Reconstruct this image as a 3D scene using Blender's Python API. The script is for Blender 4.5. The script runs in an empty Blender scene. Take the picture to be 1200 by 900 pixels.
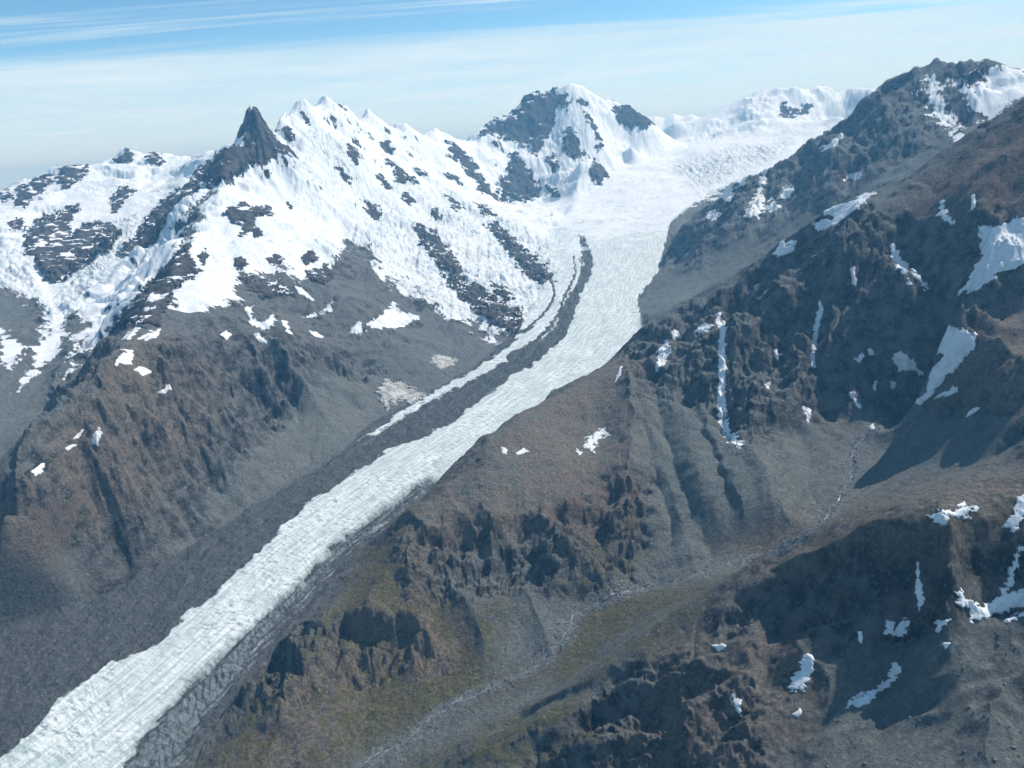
import bpy, math
import numpy as np

# ------------------------------------------------------------------ camera, sky, sun, exposure
CAM_Z = 2500.0                      # metres above the sea
F = 942.0                           # focal length in pixels of a 1200 x 900 frame
PITCH, ROLL = math.radians(17.07), math.radians(4.29)
SUN_AZ, SUN_EL = math.radians(66.0), math.radians(51.0)     # azimuth clockwise from straight ahead (+Y)

sc = bpy.context.scene
fwd = np.array([0, math.cos(PITCH), -math.sin(PITCH)])
r0, u0 = np.array([1.0, 0, 0]), np.array([0, math.sin(PITCH), math.cos(PITCH)])
rgt = math.cos(ROLL) * r0 - math.sin(ROLL) * u0
up = math.sin(ROLL) * r0 + math.cos(ROLL) * u0
cam_d = bpy.data.cameras.new('camera')
cam = bpy.data.objects.new('camera', cam_d)
sc.collection.objects.link(cam)
cam_d.sensor_width, cam_d.lens = 36.0, F / 1200 * 36.0
cam_d.clip_start, cam_d.clip_end = 5.0, 600000.0
from mathutils import Matrix, Vector
M = Matrix.Identity(4)
for i in range(3):
    M[i][0], M[i][1], M[i][2] = rgt[i], up[i], -fwd[i]
M[2][3] = CAM_Z
cam.matrix_world = M
sc.camera = cam

sc.render.resolution_x, sc.render.resolution_y = 1024, 768
sc.view_settings.view_transform = 'Standard'
sc.view_settings.look = 'None'
sc.view_settings.exposure = 0.36
sc.view_settings.gamma = 1.0
sc.view_settings.use_curve_mapping = False
sc.render.engine = 'CYCLES'
cy = sc.cycles
cy.max_bounces, cy.diffuse_bounces, cy.glossy_bounces, cy.volume_bounces = 4, 2, 1, 1
cy.transparent_max_bounces = 8
cy.use_denoising = True
cy.use_adaptive_sampling, cy.adaptive_threshold, cy.adaptive_min_samples = True, 0.02, 16
cy.sample_clamp_indirect = 4.0

SUNV = Vector((math.sin(SUN_AZ) * math.cos(SUN_EL), math.cos(SUN_AZ) * math.cos(SUN_EL), math.sin(SUN_EL)))
sun_d = bpy.data.lights.new('sun', 'SUN')
sun_d.energy, sun_d.angle, sun_d.color = 3.6, math.radians(0.5), (1.0, 0.98, 0.945)
sun = bpy.data.objects.new('sun', sun_d)
sc.collection.objects.link(sun)
sun.rotation_euler = SUNV.to_track_quat('Z', 'Y').to_euler()
sun.location = (0, 0, 6000)


class NT:
    """small helper round a node tree"""
    def __init__(self, tree):
        self.t = tree
        tree.nodes.clear()

    def n(self, kind, **kw):
        nd = self.t.nodes.new(kind)
        ins = kw.pop('ins', {})
        for k, v in kw.items():
            setattr(nd, k, v)
        for k, v in ins.items():
            self.put(nd.inputs[k], v)
        return nd

    def put(self, sock, v):
        if isinstance(v, bpy.types.NodeSocket):
            self.t.links.new(v, sock)
        elif isinstance(v, bpy.types.Node):
            self.t.links.new(v.outputs[0], sock)
        else:
            sock.default_value = v

    def m(self, op, a, b=0.0, c=0.0, clamp=False):
        nd = self.n('ShaderNodeMath', operation=op, use_clamp=clamp)
        for s, v in zip(nd.inputs, (a, b, c)):
            self.put(s, v)
        return nd.outputs[0]

    def step(self, x, lo, hi, a=0.0, b=1.0):
        nd = self.n('ShaderNodeMapRange', interpolation_type='SMOOTHSTEP')
        for k, v in (('Value', x), ('From Min', lo), ('From Max', hi), ('To Min', a), ('To Max', b)):
            self.put(nd.inputs[k], v)
        return nd.outputs[0]

    def noise(self, vec, scale, detail=4.0, rough=0.55, lac=2.0, kind='FBM', out=0, dist=0.0):
        nd = self.n('ShaderNodeTexNoise', noise_type=kind)
        nd.normalize = True
        for k, v in (('Vector', vec), ('Scale', scale), ('Detail', detail), ('Roughness', rough), ('Lacunarity', lac), ('Distortion', dist)):
            self.put(nd.inputs[k], v)
        return nd.outputs[out]

    def mix(self, fac, a, b, mode='MIX'):
        nd = self.n('ShaderNodeMix', data_type='RGBA', blend_type=mode)
        for k, v in ((0, fac), (6, a), (7, b)):
            self.put(nd.inputs[k], v if not isinstance(v, tuple) or len(v) == 4 else v + (1.0,))
        return nd.outputs[2]


world = bpy.data.worlds.new('World')
sc.world = world
world.use_nodes = True
w = NT(world.node_tree)
sky = w.n('ShaderNodeTexSky', sky_type='NISHITA')
sky.sun_disc = False
sky.sun_elevation, sky.sun_rotation = SUN_EL, SUN_AZ
sky.altitude, sky.air_density, sky.dust_density, sky.ozone_density = 2500.0, 1.0, 0.6, 1.6
tc = w.n('ShaderNodeTexCoord')
sep = w.n('ShaderNodeSeparateXYZ', ins={0: tc.outputs['Generated']})
zc = w.m('MAXIMUM', sep.outputs[2], 0.02)
cx = w.m('DIVIDE', sep.outputs[0], zc)
cyy = w.m('DIVIDE', sep.outputs[1], zc)
cp = w.n('ShaderNodeCombineXYZ', ins={0: cx, 1: cyy, 2: 0.0})
# the high cloud sheet: a plane overhead, its front edge across the view, streaks before it
wisp = w.n('ShaderNodeMapping', ins={0: cp.outputs[0]})
wisp.inputs['Scale'].default_value = (0.11, 0.42, 1.0)
wisp.inputs['Rotation'].default_value = (0, 0, math.radians(-9))
n1 = w.noise(wisp.outputs[0], 1.0, 7.0, 0.62, dist=0.7)
soft = w.noise(cp.outputs[0], 0.35, 5.0, 0.6)
edge = w.m('ADD', cyy, w.m('MULTIPLY', w.m('SUBTRACT', n1, 0.5), 7.0))
edge = w.m('ADD', edge, w.m('MULTIPLY', cx, -0.06))
veil = w.step(edge, 7.6, 9.4)
veil = w.m('MULTIPLY', veil, w.step(soft, 0.25, 0.70, 0.62, 0.95))
streak = w.m('MULTIPLY', w.step(n1, 0.50, 0.63), 0.8)
cover = w.m('MAXIMUM', veil, streak)
skyc = w.n('ShaderNodeMix', data_type='RGBA', blend_type='MULTIPLY', ins={0: 1.0, 6: sky.outputs[0], 7: (0.074, 0.104, 0.112, 1)})
cloud = w.mix(soft, (0.45, 0.60, 0.70), (0.66, 0.77, 0.83))
col = w.mix(cover, skyc.outputs[2], cloud)
bg = w.n('ShaderNodeBackground', ins={0: col, 1: 1.0})
w.n('ShaderNodeOutputWorld', ins={0: bg.outputs[0]})

# ------------------------------------------------------------------ pixels of the photograph -> bearings
def ray(u, v):
    u, v = np.asarray(u, float), np.asarray(v, float)
    d = fwd[:, None] * F + rgt[:, None] * (u.ravel() - 600) + up[:, None] * (450 - v.ravel())
    h = np.hypot(d[0], d[1])
    return np.arctan2(d[0], d[1]), d[2] / h            # azimuth, rise per metre of horizontal range


ZG_R = [800, 1500, 2000, 3000, 4000, 5000, 6000, 7000, 8000, 9000, 10000, 11000, 13000]
ZG_Z = [1020, 1065, 1110, 1240, 1340, 1440, 1540, 1660, 1830, 2020, 2200, 2380, 2500]
def zg(r):
    return np.interp(r, ZG_R, ZG_Z)


def at_r(u, v, r):
    az, t = ray([u], [v])
    return np.array([r * math.sin(az[0]), r * math.cos(az[0]), CAM_Z + t[0] * r])


def at_z(u, v, z):
    az, t = ray([u], [v])
    return at_r(u, v, (z - CAM_Z) / t[0])


def hit_g(u, v):
    az, t = ray([u], [v])
    rr = np.linspace(900, 12500, 4000)
    below = CAM_Z + t[0] * rr <= zg(rr)
    return rr[np.argmax(below)] if below.any() else 11500.0


def at_g(u, v, k=1.0):
    return at_r(u, v, hit_g(u, v) * k)


# ------------------------------------------------------------------ the lie of the land: ridges, feet, valley floors
LINES = []          # (tag, Nx3 points)
def line(tag, pts, step=130.0, mode=None, back=0):
    P = []
    for p in pts:
        if mode == 'g':
            P.append(at_g(p[0], p[1], p[2] if len(p) > 2 else 1.0))
        elif mode == 'z':
            P.append(at_z(*p))
        else:
            P.append(at_r(*p))
    Q = []
    for a, b in zip(P[:-1], P[1:]):
        k = max(1, int(np.hypot(*(b - a)[:2]) / step))
        for i in range(k):
            Q.append(a + (b - a) * i / k)
    Q.append(P[-1])
    Q = np.array(Q)
    LINES.append((tag, Q))
    if back:                                          # the far side of a crest falls away
        rr_ = np.hypot(Q[:, 0], Q[:, 1])
        B = Q * (1 + back / rr_)[:, None]
        B[:, 2] = Q[:, 2] - 0.75 * back
        LINES.append((tag, B[::2]))


def spots(tag, pts, mode=None):
    LINES.append((tag, np.array([at_z(*p) if mode == 'z' else at_g(*p) if mode == 'g' else at_r(*p) for p in pts])))


# main glacier: left foot, middle, right edge
line('glacier', [(-60, 760), (0, 722), (100, 690), (200, 640), (300, 575), (400, 520), (440, 485), (500, 462), (560, 424), (600, 388), (640, 350), (650, 318), (655, 290), (652, 268)], mode='g')
line('glacier', [(-80, 960), (0, 890), (100, 800), (200, 740), (280, 665), (350, 600), (450, 530), (560, 470), (650, 400), (680, 350), (695, 305), (690, 280), (700, 255), (720, 230), (740, 205), (770, 185)], mode='g')
line('glacier', [(200, 905), (240, 850), (290, 790), (335, 735), (400, 660), (455, 600), (520, 562), (560, 514), (600, 485), (660, 455), (720, 420), (744, 393), (747, 350), (772, 318), (782, 285), (800, 245), (830, 215), (900, 188), (960, 165)], mode='g')
line('glacier', [(60, 905), (160, 860), (240, 770), (360, 650), (470, 570), (560, 500), (640, 450), (700, 400), (720, 350), (735, 300), (745, 250)], mode='g')
line('glacier', [(690, 240), (715, 215), (740, 190)], mode='g')
# left range: near spur, horn, crest running away to the far peak
line('left', [(-90, 640, 2450), (0, 600, 2620), (30, 563, 2780), (75, 497, 3020), (130, 428, 3300), (150, 394, 3600), (200, 330, 4300), (222, 262, 5200), (262, 205, 5800), (285, 167, 6100), (299, 128, 6300)], 110)
line('left', [(299, 128, 6300), (316, 163, 6450), (330, 143, 6800), (343, 128, 7100), (354, 116, 7150), (364, 130, 7300), (379, 113, 7500), (392, 124, 7600), (402, 124, 7700), (417, 142, 7850), (433, 131, 8000), (450, 154, 8250), (472, 145, 8400), (490, 162, 8600), (508, 151, 8800), (527, 166, 9050), (545, 171, 9300)], 70, back=420)
line('far', [(545, 168, 9300), (556, 160, 9450), (570, 147, 9600), (600, 133, 9800), (622, 110, 9900), (650, 107, 9950), (660, 101, 9980), (672, 98, 10000), (684, 103, 10020), (700, 113, 10050), (740, 130, 10150), (767, 146, 10300)], 90, back=500)
line('dome', [(785, 149, 11000), (830, 135, 11300), (870, 115, 11450), (895, 109, 11500), (925, 106, 11500), (950, 110, 11600), (975, 116, 11700), (1000, 111, 11900), (1040, 108, 12000), (1120, 110, 12000)], 200)
spots('dome', [(860, 150, 10700), (930, 140, 11000), (985, 140, 10800), (800, 170, 10300), (900, 165, 10000)])
spots('far', [(617, 172, 9350), (650, 152, 9500), (630, 190, 9000), (629, 232, 8650), (690, 150, 9450), (702, 190, 8500), (700, 213, 8250), (740, 155, 9500), (590, 240, 8300), (585, 185, 9000)])
spots('left', [(380, 150, 6900), (380, 220, 6000), (380, 300, 5000), (430, 172, 7300), (430, 240, 6300), (470, 200, 7400), (510, 200, 8000), (345, 172, 6500), (330, 240, 5600), (560, 240, 7600), (520, 260, 6700), (450, 300, 5500), (315, 162, 6330), (282, 162, 6230), (400, 158, 7150), (360, 148, 6850), (450, 175, 7700), (280, 300, 4700), (300, 220, 5750), (345, 140, 6950), (365, 140, 7000), (415, 152, 7500), (490, 172, 8200), (530, 180, 8500)])
# left foot of the spur and the side glacier beyond it
line('left', [(-90, 600, 2900), (0, 548, 3250), (40, 507, 3500), (70, 470, 3750), (105, 405, 4250), (130, 355, 4800), (165, 305, 5400), (205, 255, 6100), (240, 220, 6500)], 150)
line('leftfar', [(-160, 265, 7300), (-60, 250, 7600), (0, 243, 7800), (25, 225, 8000), (60, 206, 8200), (72, 197, 8300), (102, 197, 8400), (130, 190, 8500), (149, 177, 8600), (160, 188, 8650), (180, 182, 8700), (215, 187, 8500), (255, 178, 7900), (275, 174, 7300)], 130)
spots('leftfar', [(-60, 440, 4200), (20, 440, 4200), (60, 400, 4500), (67, 332, 5600), (40, 300, 6000), (100, 270, 6700), (-40, 330, 5800), (130, 235, 7300), (200, 215, 7500)])
# far ridge on the right
line('malte', [(783, 289, 6000), (800, 266, 6000), (840, 236, 6050), (870, 216, 6100), (920, 190, 6200), (960, 166, 6300), (1000, 138, 6350), (1030, 110, 6400), (1060, 92, 6450), (1075, 86, 6480), (1095, 75, 6500), (1110, 84, 6530), (1130, 86, 6560), (1152, 73, 6600), (1162, 80, 6640), (1200, 93, 6700), (1290, 110, 6800)], 80, back=450)
spots('malte', [(752, 375, 4600), (780, 355, 4700), (790, 320, 5300), (830, 300, 5300), (900, 262, 5400), (1000, 215, 5400), (1080, 165, 5600), (1150, 140, 5900), (1200, 120, 6000)])
LINES.append(('malte', np.array([at_r(900, 300, 4700) * [1, 1, 0] + [0, 0, 1600], at_r(1000, 260, 4700) * [1, 1, 0] + [0, 0, 1780], at_r(1100, 200, 4800) * [1, 1, 0] + [0, 0, 1960], at_r(1200, 200, 4800) * [1, 1, 0] + [0, 0, 2100]])))
# near ridge on the right, and the brown shoulder above the glacier
line('near', [(744, 394, 3700), (765, 384, 3850), (800, 357, 3900), (860, 326, 3900), (930, 285, 3700), (1000, 240, 3600), (1050, 213, 3600), (1100, 184, 3600), (1200, 118, 3600), (1310, 50, 3600)], 100, back=250)
line('shoulder', [(744, 394, 3700), (720, 421, 3430), (660, 459, 3080), (600, 490, 2840), (560, 518, 2720), (520, 567, 2560), (470, 602, 2480), (440, 645, 2380), (400, 690, 2260), (350, 750, 2080), (300, 815, 1880), (255, 885, 1720), (230, 960, 1600)], 100)
spots('shoulder', [(600, 545, 2470), (680, 500, 2780), (550, 600, 2300), (500, 640, 2220), (730, 520, 2660), (740, 600, 2350), (640, 610, 2240), (420, 740, 1990), (340, 830, 1740), (480, 720, 2000), (560, 700, 2020)])
spots('near', [(850, 440, 2850), (840, 385, 3350), (950, 400, 2900), (950, 320, 3300), (1110, 383, 2680), (1150, 300, 3000), (1060, 330, 2950), (1190, 230, 3150), (820, 560, 2330), (900, 560, 2300), (870, 500, 2560), (1180, 440, 2480), (1290, 480, 2300), (1260, 430, 2650)])
# side valley with its stream
line('valley', [(380, 935, 1085), (430, 895, 1100), (480, 860, 1115), (560, 812, 1150), (640, 765, 1195), (665, 720, 1230), (740, 690, 1265), (850, 660, 1330), (930, 640, 1370), (970, 600, 1415), (1000, 545, 1470), (1005, 520, 1500), (1075, 482, 1570), (1088, 455, 1610)], 90, 'z')
spots('valley', [(700, 770, 1240), (600, 850, 1180), (800, 690, 1330), (500, 800, 1150), (420, 840, 1130), (900, 600, 1430), (1100, 500, 1590), (1180, 520, 1640)], 'z')
# right foreground spur
line('spur', [(560, 880, 1230), (620, 840, 1265), (700, 790, 1330), (800, 716, 1470), (860, 680, 1560), (920, 645, 1640), (1000, 600, 1740), (1100, 570, 1810), (1200, 547, 1850), (1300, 530, 1890)], 90, 'z')
line('spur', [(880, 700, 1570), (930, 665, 1640), (1000, 640, 1740), (1080, 622, 1800), (1200, 628, 1800), (1300, 620, 1830)], 70, 'z')
line('spur', [(900, 745, 1535), (950, 737, 1590), (1000, 738, 1640), (1080, 742, 1670), (1140, 728, 1690), (1200, 715, 1700), (1300, 700, 1715)], 90, 'z')
spots('spur', [(1000, 820, 1555), (1100, 880, 1560), (1200, 880, 1580), (1050, 790, 1585), (850, 800, 1490), (930, 830, 1530), (900, 890, 1480), (750, 870, 1370), (650, 890, 1270), (800, 890, 1410), (600, 950, 1200), (900, 980, 1440), (1200, 980, 1560), (770, 800, 1400), (1040, 980, 1500), (1300, 800, 1640), (1195, 815, 1610)], 'z')
# rim of the sheet, falling away behind the skylines
rim = []
for a in np.radians(np.arange(-46, 47, 6)):
    rim += [(14800 * math.sin(a), 14800 * math.cos(a), 500.0), (13600 * math.sin(a), 13600 * math.cos(a), 1300.0)]
rim += [(-7200, 9800, 1500), (-5200, 11000, 1400), (-2800, 11600, 1500), (4600, 10500, 1500), (7500, 9000, 1500), (6500, 11500, 1300), (0, 700, 1050), (-700, 900, 1000), (800, 500, 1350), (-1500, 2000, 1120)]
LINES.append(('rim', np.array(rim, float)))

pts = np.vstack([p for _, p in LINES])
_, keep = np.unique((pts[:, :2] / 35).round().astype(int), axis=0, return_index=True)
pts = pts[np.sort(keep)]

# the sheet is cut into cells that grow with distance (fine near, coarse far)
NA, NR = 1401, 1001
AZ = np.radians(np.linspace(-43.0, 43.0, NA))
R = 760.0 * (14600.0 / 760.0) ** (np.arange(NR) / (NR - 1.0))
LR = math.log(R[1] / R[0])


def kern(dx, dy):
    return np.sqrt(dx * dx + dy * dy + 45.0 ** 2)


n = len(pts)
A = np.zeros((n + 3, n + 3))
A[:n, :n] = kern(pts[:, None, 0] - pts[None, :, 0], pts[:, None, 1] - pts[None, :, 1]) - np.eye(n) * 4.0
A[:n, n:] = np.c_[np.ones(n), pts[:, :2] / 1e4]
A[n:, :n] = A[:n, n:].T
wt = np.linalg.solve(A, np.r_[pts[:, 2], 0, 0, 0])
ca, cr = AZ[::4], R[::4]
CX, CY = np.outer(np.sin(ca), cr), np.outer(np.cos(ca), cr)
Z0 = np.zeros(CX.shape)
f32 = np.float32
pw, px_, py_ = wt[:n].astype(f32), pts[:, 0].astype(f32), pts[:, 1].astype(f32)
for i in range(CX.shape[0]):
    dx = CX[i].astype(f32)[:, None] - px_
    dy = CY[i].astype(f32)[:, None] - py_
    Z0[i] = (np.sqrt(dx * dx + dy * dy + f32(2025.0)).astype(np.float64) @ wt[:n]) + wt[n] + (wt[n + 1] * CX[i] + wt[n + 2] * CY[i]) / 1e4


def upmat(nf, nc, k=4):
    U = np.zeros((nf, nc))
    for i in range(nf):
        j, t = divmod(i, k)
        t /= k
        c = [-.5 * t + t * t - .5 * t ** 3, 1 - 2.5 * t * t + 1.5 * t ** 3, .5 * t + 2 * t * t - 1.5 * t ** 3, -.5 * t * t + .5 * t ** 3]
        for q, cc in zip((-1, 0, 1, 2), c):
            U[i, min(max(j + q, 0), nc - 1)] += cc
    return U


Z = (upmat(NA, len(ca)) @ Z0 @ upmat(NR, len(cr)).T).astype(f32)
SA, CA = np.sin(AZ).astype(f32)[:, None], np.cos(AZ).astype(f32)[:, None]
RR = R.astype(f32)[None, :]
X, Y = (SA * RR), (CA * RR)

# where every vertex of the sheet stands in the photograph's frame (used as the survey grid)
def project(X, Y, Z):
    dz = Z - CAM_Z
    d = X * fwd[0] + Y * fwd[1] + dz * fwd[2]
    a = X * rgt[0] + Y * rgt[1] + dz * rgt[2]
    b = X * up[0] + Y * up[1] + dz * up[2]
    return (600 + F * a / d).astype(f32), (450 - F * b / d).astype(f32)


def poly_sd(poly, U, V):
    """signed distance in frame pixels, + inside; poly = [(u,v)...]"""
    p = np.array(poly, f32)
    d2 = np.full(U.shape, 1e12, f32)
    inside = np.zeros(U.shape, bool)
    for a, b in zip(p, np.roll(p, -1, 0)):
        e = b - a
        wu, wv = U - a[0], V - a[1]
        t = np.clip((wu * e[0] + wv * e[1]) / max(float(e @ e), 1e-6), 0, 1)
        d2 = np.minimum(d2, (wu - e[0] * t) ** 2 + (wv - e[1] * t) ** 2)
        c = (a[1] <= V) != (b[1] <= V)
        if abs(e[1]) > 1e-6:
            inside ^= c & (U < a[0] + (V - a[1]) * e[0] / e[1])
    return np.where(inside, 1, -1) * np.sqrt(d2)


def survey(polys, U, V, soft, rmin=0, rmax=1e9, base=None):
    """-1..1 field: + inside any polygon, ramp `soft` frame pixels wide"""
    out = np.full(U.shape, -1, f32) if base is None else base
    rmask = (RR >= rmin) & (RR <= rmax) & np.ones_like(U, bool)
    for q in polys:
        p, lo, hi = q if isinstance(q, tuple) and len(q) == 3 and isinstance(q[0], list) else (q, rmin, rmax)
        a = np.array(p)
        m = (U > a[:, 0].min() - soft) & (U < a[:, 0].max() + soft) & (V > a[:, 1].min() - soft) & (V < a[:, 1].max() + soft)
        m &= rmask if (lo, hi) == (rmin, rmax) else ((RR >= lo) & (RR <= hi))
        if m.any():
            out[m] = np.maximum(out[m], np.clip(poly_sd(p, U[m], V[m]) / soft, -1, 1))
    return out


def sstep(x, a, b):
    t = np.clip((x - a) / (b - a), 0, 1)
    return t * t * (3 - 2 * t)


# ------------------------------------------------------------------ noise in numpy
rng = np.random.default_rng(7)
HT = rng.random((256, 256, 2)).astype(f32)
GA = (rng.random((256, 256)) * 2 * math.pi).astype(f32)
GX, GY = np.cos(GA), np.sin(GA)


def perlin(x, y):
    xi, yi = np.floor(x).astype(np.int32), np.floor(y).astype(np.int32)
    fx, fy = (x - xi).astype(f32), (y - yi).astype(f32)
    u, v = fx * fx * fx * (fx * (fx * 6 - 15) + 10), fy * fy * fy * (fy * (fy * 6 - 15) + 10)
    x0, x1, y0, y1 = xi & 255, (xi + 1) & 255, yi & 255, (yi + 1) & 255
    a = GX[x0, y0] * fx + GY[x0, y0] * fy
    b = GX[x1, y0] * (fx - 1) + GY[x1, y0] * fy
    c = GX[x0, y1] * fx + GY[x0, y1] * (fy - 1)
    d = GX[x1, y1] * (fx - 1) + GY[x1, y1] * (fy - 1)
    a = a + u * (b - a)
    c = c + u * (d - c)
    return (a + v * (c - a)) * 1.5


def fbm(x, y, octs=4, gain=0.5, ridged=False):
    s, a = 0, 1.0
    for i in range(octs):
        q = perlin(x * 2 ** i + 17.3 * i, y * 2 ** i - 9.1 * i)
        s = s + a * ((1 - 2 * np.abs(q)) if ridged else q)
        a *= gain
    return s


def gully(px, py, dx, dy):
    """stripes that run along the slope: value and its derivative along (dx,dy)"""
    ix, iy = np.floor(px).astype(np.int32), np.floor(py).astype(np.int32)
    fx, fy = (px - ix).astype(f32), (py - iy).astype(f32)
    va, vd, ws = 0, 0, 0
    for i in (-1, 0, 1):
        for j in (-1, 0, 1):
            h = HT[(ix + i) & 255, (iy + j) & 255]
            qx, qy = fx - i - h[..., 0], fy - j - h[..., 1]
            wgt = np.exp(-(qx * qx + qy * qy) * 2.2)
            mg = (qx * dx + qy * dy) * 6.2832
            va = va + np.cos(mg) * wgt
            vd = vd - np.sin(mg) * wgt
            ws = ws + wgt
    return va / ws, vd / ws


def pyr(x, y):
    """angular blocks: upper envelope of turned pyramids, about -0.5..0.6"""
    xi, yi = np.floor(x).astype(np.int32), np.floor(y).astype(np.int32)
    fx, fy = (x - xi).astype(f32), (y - yi).astype(f32)
    best = np.full(fx.shape, -9, f32)
    for i in (-1, 0, 1):
        for j in (-1, 0, 1):
            a_, b_ = (xi + i) & 255, (yi + j) & 255
            h = HT[a_, b_]
            dx, dy = fx - i - h[..., 0], fy - j - h[..., 1]
            cs, sn = GX[a_, b_], GY[a_, b_]
            k1, k2 = 0.65 + 0.8 * h[..., 1], 0.65 + 0.8 * h[..., 0]
            v = HT[b_, a_][..., 0] * 0.6 - np.maximum(np.abs(dx * cs + dy * sn) * k1, np.abs(dy * cs - dx * sn) * k2)
            best = np.maximum(best, v)
    return best


def grad(Z):
    gr = np.gradient(Z, axis=1) / (RR * f32(LR))
    ga = np.gradient(Z, axis=0) / (RR * f32(AZ[1] - AZ[0]))
    return gr * SA + ga * CA, gr * CA - ga * SA


# ------------------------------------------------------------------ areas read off the photograph
GLACIER = [[(-90, 985), (-90, 800), (0, 735), (100, 702), (200, 652), (300, 588), (400, 530), (440, 492), (500, 464), (560, 427), (600, 392), (632, 352), (640, 322), (628, 300), (640, 285), (655, 262), (672, 240), (690, 225), (712, 208), (724, 199), (745, 191), (785, 178), (830, 167), (1000, 152), (960, 170), (900, 195), (830, 222), (803, 243), (785, 262), (779, 290), (772, 318), (747, 350), (752, 396), (730, 432), (672, 480), (612, 512), (572, 540), (532, 585), (462, 618), (402, 668), (335, 738), (290, 795), (235, 865), (205, 910), (190, 985)]]
ICE_MAIN = [(-90, 985), (-20, 905), (0, 887), (33, 857), (67, 823), (100, 797), (127, 777), (160, 768), (197, 746), (217, 720), (247, 699), (273, 673), (307, 643), (347, 601), (400, 563), (450, 531), (500, 509), (533, 493), (557, 473), (587, 450), (620, 424), (647, 404), (663, 387), (672, 364), (678, 347), (690, 327), (695, 310), (690, 293), (680, 277), (672, 262), (676, 250), (700, 230), (742, 170), (900, 150), (1000, 140), (960, 175), (830, 225), (803, 245), (785, 262), (779, 290), (772, 318), (747, 350), (760, 400), (735, 437), (680, 484), (620, 518), (575, 545), (535, 560), (500, 566), (450, 597), (400, 635), (353, 684), (320, 716), (290, 744), (260, 771), (227, 801), (197, 833), (167, 869), (143, 902), (100, 985)]
ICE_EDGE = [(143, 905), (167, 867), (197, 830), (227, 797), (290, 740), (353, 680), (400, 633), (450, 594), (500, 563), (520, 566), (455, 606), (400, 652), (335, 722), (290, 778), (238, 846), (205, 905)]
ICE_LEFT = [[(418, 519), (440, 503), (463, 487), (500, 463), (543, 439), (570, 424), (597, 404), (610, 388), (612, 372), (590, 350), (560, 330), (560, 300), (600, 280), (590, 250), (620, 212), (690, 190), (676, 262), (681, 290), (684, 310), (680, 328), (668, 343), (660, 365), (650, 383), (636, 398), (615, 414), (585, 428), (545, 450), (505, 470), (465, 493), (440, 508)]]
MORAINE = [  # dark medial bands: centre line, half width px
    ([(684, 278), (689, 295), (692, 310), (687, 326), (676, 344), (669, 364), (660, 386), (644, 404), (618, 424)], [1.6, 2.5, 3.2, 3.4, 3.6, 4.5, 5.5, 6, 6]),
    ([(672, 300), (674, 320), (668, 336), (660, 350), (655, 366), (646, 381), (628, 400), (600, 420)], [0.7, 0.9, 1.1, 1.2, 1.4, 1.8, 3, 6]),
    ([(680, 300), (682, 318), (676, 333), (666, 348), (660, 362), (655, 372)], [0.6, 0.8, 0.9, 1, 1.2, 1.6]),
    ([(640, 318), (648, 335), (649, 350), (640, 365), (625, 380), (608, 392)], [1.0, 1.2, 1.3, 1.5, 1.7, 2.0]),
    ([(605, 398), (580, 415), (552, 431), (520, 449), (496, 463)], [1.4, 1.2, 1.0, 0.9, 0.6]),
]
SNOW_BIG = [
    # far left slopes
    ([(-90, 120), (330, 150), (300, 180), (270, 195), (243, 225), (225, 250), (218, 285), (195, 320), (165, 350), (130, 390), (100, 420), (85, 440), (78, 425), (100, 380), (90, 365), (62, 420), (40, 440), (22, 455), (35, 430), (48, 400), (50, 375), (40, 350), (0, 340), (-90, 340)], 3900, 9500),
    ([(0, 390), (22, 395), (30, 415), (10, 440), (0, 425)], 3600, 6000),
    # couloir between the two rocky ribs
    ([(232, 235), (215, 262), (205, 290), (180, 320), (155, 345), (135, 375), (118, 400), (95, 425), (70, 455), (78, 420), (105, 385), (130, 350), (150, 320), (180, 285), (205, 255)], 3900, 7000),
    # lit face of the left range
    ([(290, 150), (312, 160), (322, 90), (430, 90), (560, 140), (600, 170), (640, 195), (700, 215), (680, 250), (660, 275), (645, 300), (655, 318), (640, 345), (612, 378), (590, 398), (572, 398), (555, 385), (540, 378), (515, 372), (492, 352), (470, 338), (448, 322), (430, 298), (408, 280), (395, 300), (375, 318), (345, 330), (330, 315), (310, 322), (285, 325), (276, 335), (280, 352), (262, 358), (248, 368), (228, 388), (207, 396), (196, 385), (194, 348), (215, 310), (226, 270), (232, 240), (262, 205), (280, 180)], 3900, 9700),
    # far peak, head of the glacier, dome
    ([(540, 70), (640, 60), (760, 100), (800, 100), (900, 70), (1100, 80), (1030, 150), (960, 180), (840, 230), (800, 250), (770, 260), (700, 260), (650, 280), (600, 200)], 7600, 13000),
    # far right peak
    ([(1065, 103), (1075, 110), (1084, 113), (1087, 87), (1095, 88), (1102, 100), (1110, 112), (1120, 140), (1126, 160), (1112, 152), (1100, 143), (1080, 125)], 5000, 7400),
    ([(1107, 86), (1118, 96), (1137, 97), (1150, 90), (1160, 72), (1230, 85), (1230, 125), (1200, 117), (1163, 140), (1150, 140), (1133, 127), (1117, 103)], 5000, 8500),
]
SNOW_MORE = [   # snow filling hollows of the lit left face
    [(287, 362), (297, 358), (293, 368), (300, 377), (312, 374), (320, 367), (324, 378), (311, 387), (296, 382)],
    [(353, 371), (372, 364), (390, 352), (393, 365), (373, 372), (360, 374)],
    [(430, 380), (443, 372), (456, 360), (461, 354), (470, 362), (492, 375), (478, 381), (460, 386), (440, 384)],
    [(405, 391), (412, 383), (420, 377), (430, 388), (417, 393)],
    [(430, 300), (445, 302), (452, 325), (462, 335), (448, 332), (436, 315)],
    [(464, 330), (478, 338), (482, 352), (468, 345)],
    [(345, 336), (352, 345), (366, 350), (356, 338)],
    [(560, 335), (575, 338), (597, 352), (580, 352)], [(615, 288), (630, 292), (646, 316), (632, 308)],
]
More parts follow.
